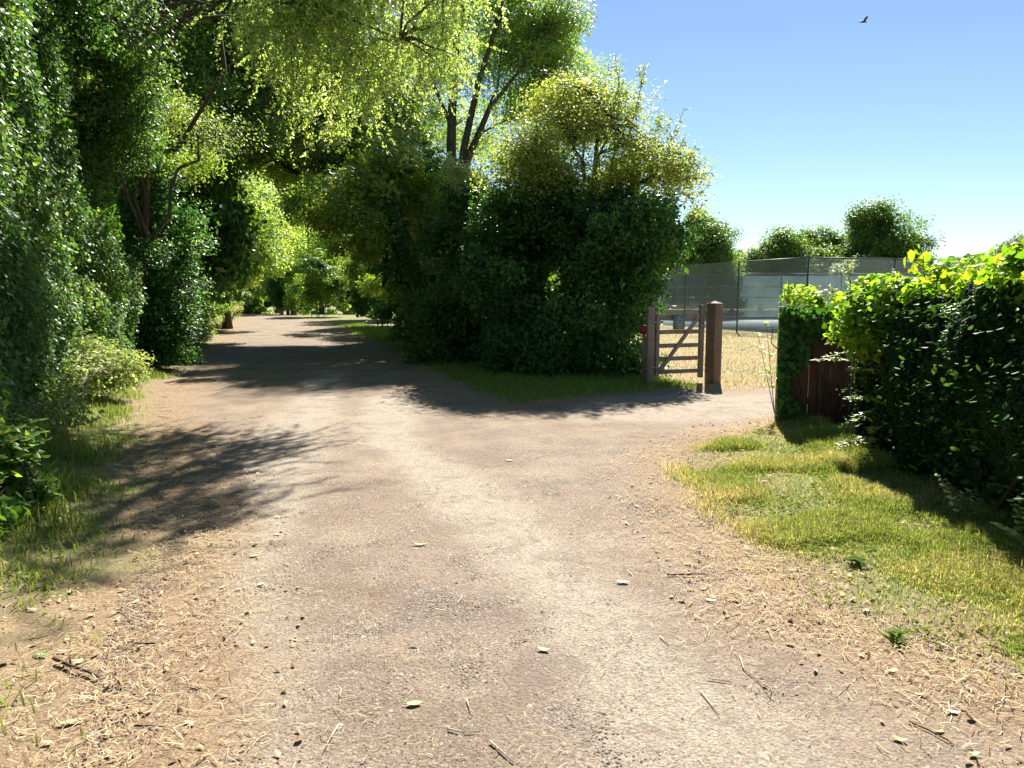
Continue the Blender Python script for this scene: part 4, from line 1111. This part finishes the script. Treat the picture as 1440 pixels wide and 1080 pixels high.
def spray(name, label, base, arms, mat='bramble', size=.06, pairs=9, group=None, lw=.5, stem='stem_green', tb=0.0, cat='plant'):
    """arching stems that carry opposite leaves and side sprays"""
    b = np.array(base, float); o = empty(name, tuple(b)); mb = MB(); LP = []; LD = []
    for tip, lift in arms:
        c = np.array(tip, float) - b; L = np.linalg.norm(c)
        f = lambda t: c * t + np.array([0, 0, lift * math.sin(math.pi * t)])
        ts = np.linspace(0, 1, 8)
        mb = MB(); mb.tube([f(t) for t in ts], [.006 - .004 * t for t in ts], 5); mb.build('stem', M[stem], o, smooth=True)
        for t in np.linspace(.3, 1, pairs):
            p_ = f(t); d_ = f(min(t + .02, 1.02)) - f(t - .02); d_ /= np.linalg.norm(d_); s_ = np.cross(d_, [0, 0, 1.]); s_ /= np.linalg.norm(s_) + 1e-9
            for sg_ in (-1, 1):
                v_ = s_ * sg_ + d_ * .5; v_ /= np.linalg.norm(v_)
                for q_ in (.7, 1.7) if t < .85 else (.7,):
                    LP.append(p_ + v_ * size * q_); LD.append(v_)
        LP.append(f(1.0)); LD.append(c / L)
    LP = np.array(LP); LD = np.array(LD)
    leaves_mesh('leaves', LP, np.tile([0, -.15, 1.], (len(LP), 1)), size, M[mat], o, 'h', lw, .12, .6 + tb + R.normal(0, .18, len(LP)), jit=.22, dirs=LD)
    tag(o, label, cat, group)
    return o
def out(px, py, Y): return W(px, py, Y)
hzY = 7.4
spray('hazel_spray', 'layered feathery leaf spray reaching left across the end boards of the red fence', (hA[0] + .35, hA[1] + .1, .75),
      [(out(1165, 500, 7.5), .12), (out(1180, 470, 7.5), .10), (out(1200, 520, 7.3), .05), (out(1150, 505, 7.6), .08)], 'hedge', .075, 11, tb=.3, lw=.38)
spray('hazel_spray', 'small fan of leaves lower on the hedge corner beside the red boards', (hA[0] + .35, hA[1] - .1, .45),
      [(out(1195, 560, 7.3), .06), (out(1205, 590, 7.2), .05), (out(1240, 565, 7.2), .05)], 'hedge', .07, 9, tb=.3, lw=.38)
spray('fern_clump', 'pale feathery clump at the foot of the hedge corner in the grass', (hA[0] + .15, hA[1] - .1, .0),
      [(out(1180, 628, 7.3), .10), (out(1190, 645, 7.2), .10), (out(1215, 620, 7.2), .10), (out(1235, 600, 7.2), .05), (out(1250, 640, 7.0), .1), (out(1205, 665, 7.0), .12), (out(1270, 610, 7.0), .05)], 'hedge', .06, 13, tb=.45, lw=.36)
q1 = G(1345, 745)
spray('hedge_weed', 'small weed with pale leaf tips against the dark hedge base', (q1[0] + .05, q1[1], .0), [(out(1330, 675, q1[1] + .1), .03), (out(1365, 690, q1[1] + .05), .03), (out(1318, 668, q1[1] + .1), .02)], 'umbel', .035, 7, tb=.3)
q2 = G(1440, 800)
spray('bramble_shoot', 'leafy bramble shoot at the right end of the hedge foot, light-edged leaves', (q2[0] + .05, q2[1], 0), [(out(1410, 740, q2[1]), .05), (out(1430, 700, q2[1]), .03), (out(1425, 765, q2[1]), .03), (out(1450, 660, q2[1]), .03)], 'umbel', .045, 9, tb=.1, lw=.6)
spray('bramble_shoot', 'bramble shoot with yellowish tip sticking out of the hedge face', (W(1405, 690, 5.6)), [(out(1368, 605, 5.3), .02), (out(1400, 625, 5.3), .04), (out(1425, 615, 5.3), .03)], 'bramble', .05, 7, tb=-.1, lw=.55)
spray('bramble_shoot', 'thin bare-ended shoot curving out of the hedge above the verge', W(1440, 700, 5.0), [(out(1388, 682, 4.9), .04)], 'umbel', .03, 4, tb=.2)
# young sapling twig by the fence end
tb_ = G(1102, 560)
spray('sapling', 'thin leaning sapling twig with two yellow-green leaf tufts by the fence end', (c0[0] + .02, c0[1] + .25, .1), [(W(1066, 470, c0[1] + .2), .0), (W(1078, 455, c0[1] + .25), -.02)], 'bramble', .075, 5, tb=.1, stem='twig', lw=.7)
# upright flower spikes over the bramble
for i, (x0, y0, x1, y1, Y, lab) in enumerate(((1200, 420, 1192, 365, 8.6, 'tall branched weed spike standing above the bramble left of the others'), (1168, 425, 1168, 400, 9.0, 'short fuzzy seed spike above the fence end of the bramble'),
                                (1262, 400, 1255, 378, 8.2, 'double fuzzy spike in the middle of the bramble crest'), (1110, 420, 1108, 396, 9.4, 'single leaf tip rising over the left end of the board fence'),
                                (1300, 390, 1296, 350, 6.6, 'broad-leaved shoot sticking up where the hedge meets the fence'), (1425, 380, 1418, 350, 5.0, 'round-leaved shoot against the sky over the right end of the hedge'), (1440, 370, 1434, 342, 4.9, 'topmost pale shoot at the right edge of the hedge'))):
    a = np.array(W(x0, y0, Y)); c = np.array(W(x1, y1, Y))
    big = i >= 4
    shoots('hedge_shoot', lab, 'plant', [(a, c), (a + (c - a) * .5, c + np.array([.06, 0, -.05])), (a + (c - a) * .4, c + np.array([-.07, 0, -.07]))], M['bramble'] if big or i == 3 else M['umbel'], .075 if big else .03, 'stem_green', density=45 if big else 150, sprd=.05 if big else .02, shape='h', tb=.2)

# ------------------------------------------------------------------ grass, straw, stones
def blades(name, P, hgt, mat, tint, rng=R, width=.006, lean=.45, kind='stuff', label=None, cat=None, parent=None):
    n = len(P); a = rng.uniform(0, 2 * math.pi, n); d = np.stack([np.cos(a), np.sin(a), np.zeros(n)], 1); s = np.stack([-np.sin(a), np.cos(a), np.zeros(n)], 1)
    h = hgt[:, None]; l = rng.uniform(.1, 1.0, (n, 1)) * lean * 2
    w = np.minimum(width, h * .12) * rng.uniform(.6, 1.4, (n, 1))
    up = np.array([0, 0, 1.])
    m = P + up * h * .6 + d * h * l * .35; t = P + up * h * (1 - .25 * l) + d * h * l
    V = np.stack([P - s * w, P + s * w, m + s * w * .8, m - s * w * .8, t], 1).reshape(-1, 3)
    b = np.arange(n) * 5
    o = mesh_np(name, V, [np.stack([b, b + 1, b + 2, b + 3], 1), np.stack([b + 3, b + 2, b + 4], 1)], mat, parent, attrs={'tint': np.repeat(np.clip(tint, 0, 1), 5)})
    TRI[0] += 3 * n
    return tag(o, label, cat, kind=kind)
def scatter(n, x0, x1, y0, y1, pred, rng=R):
    x = rng.uniform(x0, x1, n); y = rng.uniform(y0, y1, n); e = edge(x, y)
    k = pred(x, y, e); return x[k], y[k], e[k]
# right verge
hx = lambda y: np.interp(y, [hE[1], hB[1], hA[1], 9.6], [hE[0], hB[0], hA[0], c0[0] + .1])
x, y, e = scatter(400000, 1.0, 4.2, 2.0, 9.7, lambda x, y, e: (e > -.05) & (x < hx(y) + .35))
cl = noise2(x, y, 2.2, 91); cl2 = noise2(x, y, .8, 92)
k = R.random(len(x)) < np.clip(sstep(-.05, .6, e) * (.12 + 1.1 * sstep(.38, .62, cl)) + .05, 0, 1) * np.clip(1.5 - y * .06, .4, 1); x, y, e, cl, cl2 = x[k], y[k], e[k], cl[k], cl2[k]
P = np.stack([x, y, height(x, y) - .004], 1)
hh = R.uniform(.012, .038, len(x)) * (1 + 1.7 * sstep(.5, .72, cl)) * (1 + .8 * sstep(.35, .0, hx(y) - x))
tint = .44 + .28 * sstep(.5, .68, noise2(x, y, 1.7, 98)) + (cl2 - .5) * .3 + R.normal(0, .13, len(x)) + .38 * (R.random(len(x)) < .26) + .22 * sstep(.5, .1, e)
blades('grass', P, hh, M['grass'], tint, width=.0022, lean=.65, label='sunlit grass of the verge between gravel and hedge', cat='grass')
x, y, e = scatter(60000, 1.0, 4.2, 2.0, 9.7, lambda x, y, e: (e > .15) & (x < hx(y) + .2)); k = R.random(len(x)) < sstep(.45, .7, noise2(x, y, 2.6, 99)) * .7; x, y = x[k], y[k]; n = len(x)
P = np.stack([x, y, height(x, y) + R.uniform(.008, .03, n)], 1)
o = leaves_mesh('clover', P, np.tile([0, 0, 1.], (n, 1)), R.uniform(.010, .024, n), M['grass'], None, 'h', .8, .0, .28 + R.normal(0, .12, n), jit=.35)
tag(o, 'low clover and small weeds matted through the verge grass', 'clover', kind='stuff')
# left bank grass
def bankx(y): return np.interp(y, [2, 6, 13.5, 20], [-2.2, -3.7, -6.2, -9.0])
x, y, e = scatter(170000, -9.5, -.9, 2.2, 15.5, lambda x, y, e: (e > .12) & (x < left_x(y)) & (x > left_x(y) - 3.0))
cl = noise2(x, y, 2.0, 93)
k = R.random(len(x)) < np.clip(sstep(.25, .9, e) * (.4 + .8 * sstep(.35, .65, cl)), 0, 1) * np.where(y < 3.6, .25, 1); x, y, e, cl = x[k], y[k], e[k], cl[k]
P = np.stack([x, y, height(x, y) - .004], 1)
hh = R.uniform(.04, .12, len(x)) * (1 + 1.2 * sstep(.5, .75, cl)) * (.5 + .8 * sstep(.3, 1.4, e))
blades('grass', P, hh, M['grass'], .33 + R.normal(0, .16, len(x)) + .4 * (R.random(len(x)) < .12), width=.0035, lean=.7, label='long rank grass on the bank below the tall ivy wall', cat='grass')
# grass verge under the right-hand trees
x, y, e = scatter(420000, -14, 3.2, 10.8, 40, lambda x, y, e: (e > .05) & (x > np.interp(y, [10, 13, 20, 30, 56], [-1.5, -1.4, -3.6, -7.5, -17])) & (x < np.interp(y, [10, 13, 20, 30, 56], [3.4, 3.4, .5, -4, -14])))
k = R.random(len(x)) < np.clip(1.5 - y * .035, .3, 1) * sstep(.0, .5, e); x, y, e = x[k], y[k], e[k]
P = np.stack([x, y, height(x, y) - .004], 1)
blades('grass', P, R.uniform(.03, .08, len(x)) * (1 + y * .03), M['grass'], .33 + R.normal(0, .13, len(x)), width=.005, label='shaded grass verge under the trees between lane and bushes', cat='grass')
# dry field
x, y, e = scatter(150000, 2.2, 22, 9.9, 34, lambda x, y, e: (e > .05))
k = R.random(len(x)) < np.clip(14 / y, .2, 1); x, y, e = x[k], y[k], e[k]
gn = noise2(x, y, .55, 95)
P = np.stack([x, y, height(x, y) - .004], 1)
blades('dry_grass', P, R.uniform(.02, .055, len(x)), M['dry'], .55 - .5 * sstep(.45, .7, gn) + R.normal(0, .18, len(x)), width=.006, label='parched straw-coloured grass between gate and court', cat='grass')

def straws(name, x, y, L, wid, tint, label, z0=.004, rng=R):
    n = len(x); a = rng.uniform(0, 2 * math.pi, n); d = np.stack([np.cos(a), np.sin(a), rng.normal(0, .10, n)], 1); s = np.stack([-np.sin(a), np.cos(a), np.zeros(n)], 1)
    P = np.stack([x, y, height(x, y) + z0 + rng.uniform(.001, .014, n)], 1)
    b = s * rng.normal(0, .12, (n, 1)) * L[:, None]
    w = wid[:, None] / 2
    p0 = P - d * L[:, None] / 2; p1 = P + b; p2 = P + d * L[:, None] / 2
    p1[:, 2] += .003
    V = np.stack([p0 - s * w, p0 + s * w, p1 + s * w, p1 - s * w, p2 + s * w * .7, p2 - s * w * .7], 1).reshape(-1, 3)
    b_ = np.arange(n) * 6
    o = mesh_np(name, V, np.concatenate([np.stack([b_, b_ + 1, b_ + 2, b_ + 3], 1), np.stack([b_ + 3, b_ + 2, b_ + 4, b_ + 5], 1)]), M['straw'], attrs={'tint': np.repeat(np.clip(tint, 0, 1), 6)})
    TRI[0] += 4 * n
    return tag(o, label, 'litter', kind='stuff')
x, y, e = scatter(330000, -6.5, 4.0, 1.9, 13, lambda x, y, e: (np.abs(e) < 1.6))
pr = np.where(x > .3, np.exp(-((e + .05) / .42) ** 2), np.exp(-((e - .12) / .40) ** 2)) + .012
pr *= np.clip(1.25 - y * .07, .25, 1) * (.35 + 1.1 * sstep(.3, .7, noise2(x, y, 1.6, 97)))
pr = np.where((y > 7) & (x > .3) & (e < 0), np.maximum(pr, .10), pr)
k = R.random(len(x)) < pr * .62; x, y = x[k], y[k]; n = len(x)
straws('straw_litter', x, y, R.gamma(2.2, .017, n) + .010, R.uniform(.0012, .0038, n), .62 + R.normal(0, .25, n), 'dry straw, stalks and leaf scraps strewn along the lane edges')
x, y, e = scatter(9000, -2.4, 2.6, 1.9, 9, lambda x, y, e: (e < -.3)); n = len(x)
k = R.random(n) < .38; x, y = x[k], y[k]; n = len(x)
straws('straw_litter', x, y, R.gamma(2.0, .014, n) + .008, R.uniform(.001, .003, n), .65 + R.normal(0, .25, n), 'scattered straw scraps on the middle of the gravel')
# dry leaf scraps (pale) in verge and along edges
x, y, e = scatter(16000, -4, 3.6, 1.9, 9.5, lambda x, y, e: (e > -.55) & (e < 1.6)); k = R.random(len(x)) < .26; x, y = x[k], y[k]; n = len(x)
P = np.stack([x, y, height(x, y) + .014], 1)
o = leaves_mesh('leaf_litter', P, np.tile([0, 0, 1.], (n, 1)), R.uniform(.015, .045, n), M['straw'], None, 'h', .55, .0, .62 + R.normal(0, .25, n), jit=.3)
tag(o, 'small dead leaf scraps scattered on verge and lane edge', 'litter', kind='stuff')
# pebbles
def pebbles(name, x, y, r, tint, mat, label):
    n = len(x); base = np.array([(1, 0, 0), (.3, .95, 0), (-.8, .6, 0), (-.8, -.6, 0), (.3, -.95, 0), (0.1, 0, .75)])
    V = base[None] * (r[:, None, None]) * R.uniform(.65, 1.25, (n, 6, 1)); a = R.uniform(0, 6.28, n); ca, sa = np.cos(a)[:, None], np.sin(a)[:, None]
    X = V[:, :, 0] * ca - V[:, :, 1] * sa; Y = V[:, :, 0] * sa + V[:, :, 1] * ca
    V = np.stack([X + x[:, None], Y + y[:, None], V[:, :, 2] + (height(x, y) - .001)[:, None]], 2).reshape(-1, 3)
    b = np.arange(n) * 6
    f = np.concatenate([np.stack([b + i, b + (i + 1) % 5, b + 5], 1) for i in range(5)])
    o = mesh_np(name, V, f, mat, attrs={'tint': np.repeat(np.clip(tint, 0, 1), 6)}); TRI[0] += 5 * n
    return tag(o, label, 'gravel', kind='stuff')
def stone_mat():
    m, nt, out = mat_new('lane_stone'); c = ramp(nt, attr(nt, 'tint'), [(0, (.075, .058, .048)), (.4, (.19, .15, .12)), (.75, (.31, .25, .20)), (1, (.42, .36, .30))])
    b = N(nt, 'ShaderNodeBsdfPrincipled'); b.inputs['Roughness'].default_value = .8; nt.links.new(c, b.inputs['Base Color']); nt.links.new(b.outputs[0], out.inputs[0]); return m
M['stone'] = stone_mat()
x, y, e = scatter(520000, -3.5, 3.2, 2.0, 8, lambda x, y, e: (e < .3))
t_, c_ = lane_attrs(x, y, e)
k = R.random(len(x)) < (.10 + .50 * c_) * np.clip(1.3 - y * .13, .08, 1); x, y = x[k], y[k]; n = len(x)
pebbles('gravel', x, y, R.gamma(3, .0011, n) + .0014, R.beta(1.4, 2.2, n), M['stone'], 'loose fine gravel chips on the lane surface')

# broad-leaved plants in the verge
def rosette(label, px, py, r=.10, nl=12, name='dandelion', tb=0, mat='grass'):
    x, y = G(px, py); z = H(x, y); o = empty(name, (x, y, z)); D = []; P = []
    for i in range(nl):
        a = i * 2.4 + R.uniform(-.3, .3); q = R.uniform(.55, 1.0) * r; P.append((math.cos(a) * q * .55, math.sin(a) * q * .55, .025 + R.uniform(0, .03))); D.append((math.cos(a), math.sin(a), .25))
    P = np.array(P); leaves_mesh('leaves', P, np.tile([0, 0, 1.], (nl, 1)), r * .95, M[mat], o, 'h', .26, -.0, .15 + tb + R.uniform(-.15, .15, nl), jit=.2, dirs=np.array(D))
    mb = MB(); mb.tube([(0, 0, -.01), (0, 0, .03)], [.008, .012], 6); mb.build('root_crown', M['stem_green'], o)
    tag(o, label, 'plant'); return o
rosette('broad-leaved rosette at the lower verge edge beside pale leaf scraps', 1258, 905, .075, 16)
rosette('leafy dandelion plant in the middle of the verge', 1205, 800, .08, 20, tb=-.1)

# ------------------------------------------------------------------ single fallen leaves, twigs and sticks
def mat_col(name, c, rough=.6): 
    k = 'c_' + name
    if k not in M: M[k] = plain(name, c, rough)
    return M[k]
def fallen_leaf(label, px, py, L, rz, col, curl=.25, w=.6, name='fallen_leaf'):
    x, y = G(px, py); z = H(x, y) + .006
    o = empty(name, (x, y, z), rz); mb = MB(); K = 7
    for i in range(K + 1):
        t = i / K; hw = L * w * .5 * math.sin(math.pi * min(1, t * .97 + .03)) ** .7 * (1 - .25 * t); zz = curl * L * (t - .5) ** 2 * 1.6
        mb.v += [(t * L - L / 2, -hw, zz + hw * .35), (t * L - L / 2, 0, zz), (t * L - L / 2, hw, zz + hw * .30)]
    for i in range(K):
        b = i * 3; mb.f4 += [(b, b + 3, b + 4, b + 1), (b + 1, b + 4, b + 5, b + 2)]
    bo = mb.build('blade', mat_col(*col), o, smooth=True)
    sm = bo.modifiers.new('thick', 'SOLIDIFY'); sm.thickness = .0006
    s_ = MB(); s_.tube([(-L * .5, 0, curl * L * .4), (-L * .75, L * .03, .002)], .0011, 4); s_.build('stalk', mat_col(*col), o)
    tag(o, label, 'leaf'); return o
YEL = ('pale_yellow_leaf', (.55, .52, .12)); YG = ('yellow_green_leaf', (.34, .38, .08)); BRN = ('brown_leaf', (.22, .12, .06)); PAL = ('bleached_leaf', (.52, .46, .32)); GRN = ('green_leaf', (.14, .26, .08)); DK = ('dark_leaf', (.06, .045, .03))
fallen_leaf('largest pale yellow leaf in the near middle of the lane', 583, 990, .062, .2, YEL)
fallen_leaf('cupped pale yellow leaf on the lane, beyond and right of the largest yellow one', 765, 918, .055, -.2, YEL, .5)
fallen_leaf('dark-edged yellow-green leaf lying mid-lane', 592, 768, .085, .1, YG, .4, .4)
fallen_leaf('small green-yellow leaf on the left wheel track', 358, 785, .06, .5, YG)
fallen_leaf('tiny orange leaf on the far gravel beside the junction', 717, 648, .07, 0, ('orange_leaf', (.45, .25, .04)))
fallen_leaf('pale dried leaf right of the grey wheel track', 876, 823, .07, -.1, PAL)
fallen_leaf('grey bleached leaf lying between track and straw', 1000, 850, .05, -.3, PAL)
fallen_leaf('long pale green leaf in the straw at bottom left', 100, 1015, .09, .45, ('pale_green_leaf', (.40, .46, .22)), .1, .35)
fallen_leaf('green leaf next to the dark broken stick', 60, 930, .05, .2, GRN)
fallen_leaf('yellow leaf on the straw below the verge rosette', 1255, 947, .045, .2, YEL, .4)
fallen_leaf('pale square-looking leaf on the brown soil at lower right', 1340, 1005, .045, -.3, PAL)
fallen_leaf('golden folded leaf beside the soil patch at the bottom right', 1265, 1045, .05, -.5, ('golden_leaf', (.50, .34, .12)), .5)
fallen_leaf('green and cream leaf at the bottom right corner of the litter', 1370, 1065, .045, .1, GRN, .5)
fallen_leaf('dark folded leaf lying on the gravel left of the largest yellow leaf', 582, 911, .05, 0, DK, .2, .35)
def stick(label, pts_px, r, mat='twig', name='twig', forks=()):
    P = [G(*p_) for p_ in pts_px]; a = P[0]; o = empty(name, (a[0], a[1], H(*a)))
    mb = MB(); Q = [(x - a[0], y - a[1], H(x, y) - H(*a) + r * .9 + .006) for x, y in P]
    mb.tube(Q, [r * (1 - .45 * i / (len(Q) - 1)) for i in range(len(Q))], 7, rough=.12)
    for (i, p_) in forks:
        x, y = G(*p_); mb.tube([Q[i], ((Q[i][0] + x - a[0]) / 2, (Q[i][1] + y - a[1]) / 2, .02 + r), (x - a[0], y - a[1], r + .008)], [r * .6, r * .5, r * .3], 5)
    mb.build('bark', M[mat], o, smooth=True); tag(o, label, 'twig'); return o
PS = bark_mat('peeled_stick', (.38, .30, .20), (.62, .55, .42), 50); M['peeled'] = PS
stick('dark broken stick on the straw at lower left', [(76, 935), (100, 943), (125, 949), (140, 956)], .009, forks=[(1, (98, 930))])
stick('thin dark twig on the brown litter near the verge', [(938, 812), (965, 811), (992, 810)], .006)
stick('straight bleached stick on the gravel left of the forked root', [(985, 973), (998, 990), (1012, 1008)], .003, 'peeled')
stick('short bleached stick just above the straight one', [(994, 957), (1028, 962)], .003, 'peeled')
stick('pale wriggling root stem with frayed end', [(1040, 928), (1045, 944), (1060, 955), (1072, 965), (1085, 972)], .0035, 'peeled', forks=[(3, (1090, 985)), (4, (1078, 985))])
stick('flat split straw stem at the bottom middle of the lane', [(690, 1045), (703, 1057), (722, 1074)], .004, 'peeled', forks=[(1, (697, 1062))])
stick('pale curved stalk near the largest yellow leaf', [(630, 1025), (650, 1030), (675, 1030)], .003, 'peeled', forks=[(1, (655, 1022))])
stick('white bent stalk at the lower left of the gravel', [(475, 1020), (463, 1038), (455, 1055)], .003, 'peeled', forks=[(1, (452, 1026))])
stick('thin stem lying below the bleached leaf', [(656, 985), (662, 1003)], .003, 'peeled')
stick('slim brown stem on the soil patch at lower right', [(1278, 1019), (1305, 1031), (1335, 1047)], .004)
stick('pale stalk on the gravel between the wheel tracks', [(725, 905), (748, 903)], .0032, 'peeled', forks=[(0, (730, 914))])
stick('little white stick beside the grey track', [(928, 900), (940, 912)], .003, 'peeled')

# cow parsley and tall pale weeds at the tunnel mouth
for k, (px, py, lab, s_) in enumerate(((300, 476, 'tall pale seeding weeds in sun at the left tunnel mouth', 1.0), (328, 462, 'second bank of pale grasses just beyond the seeding weeds', 1.1), (290, 490, 'green weeds at the foot of the sunlit ivy column', .7))):
    x, y = G(px, py); x -= .6
    shrub('cow_parsley', lab, 'weeds', [(x, y, .6 * s_, .9 * s_, 1.6, .7 * s_), (x - .5, y + 1.2, .8 * s_, .9 * s_, 1.6, .8 * s_)], 12000, M['umbel'], .06, .12, 24, tbias=.05 if k < 2 else -.25, width=.35)

# bird in the sky
bp_ = W(1214, 31, 28)
bo = empty('bird', bp_, .3); tag(bo, 'small dark bird flying against the blue sky', 'bird')
mb = MB(); mb.tube([(-.16, 0, -.03), (-.08, 0, 0), (0, 0, .015), (.07, 0, .02), (.11, 0, .015), (.14, 0, .01)], [.006, .03, .04, .032, .022, .004], 8); mb.build('body', M['bird'], bo, smooth=True)
for sgn in (-1, 1):
    mb = MB(); tipx = -.10
    for (x, yv, z) in ((.06, .03, .02), (-.05, .03, .01), (.05, .13, .09), (-.07, .13, .07), (-.02, .26, .11), (-.09, .24, .10)): mb.v.append((x, yv * sgn, z))
    for v_ in list(mb.v): mb.v.append((v_[0], v_[1], v_[2] - .006))
    mb.f4 += [(0, 1, 3, 2), (2, 3, 5, 4), (6, 8, 9, 7), (8, 10, 11, 9), (0, 2, 8, 6), (2, 4, 10, 8), (1, 7, 9, 3), (3, 9, 11, 5), (4, 5, 11, 10)]
    mb.build('wing', M['bird'], bo)
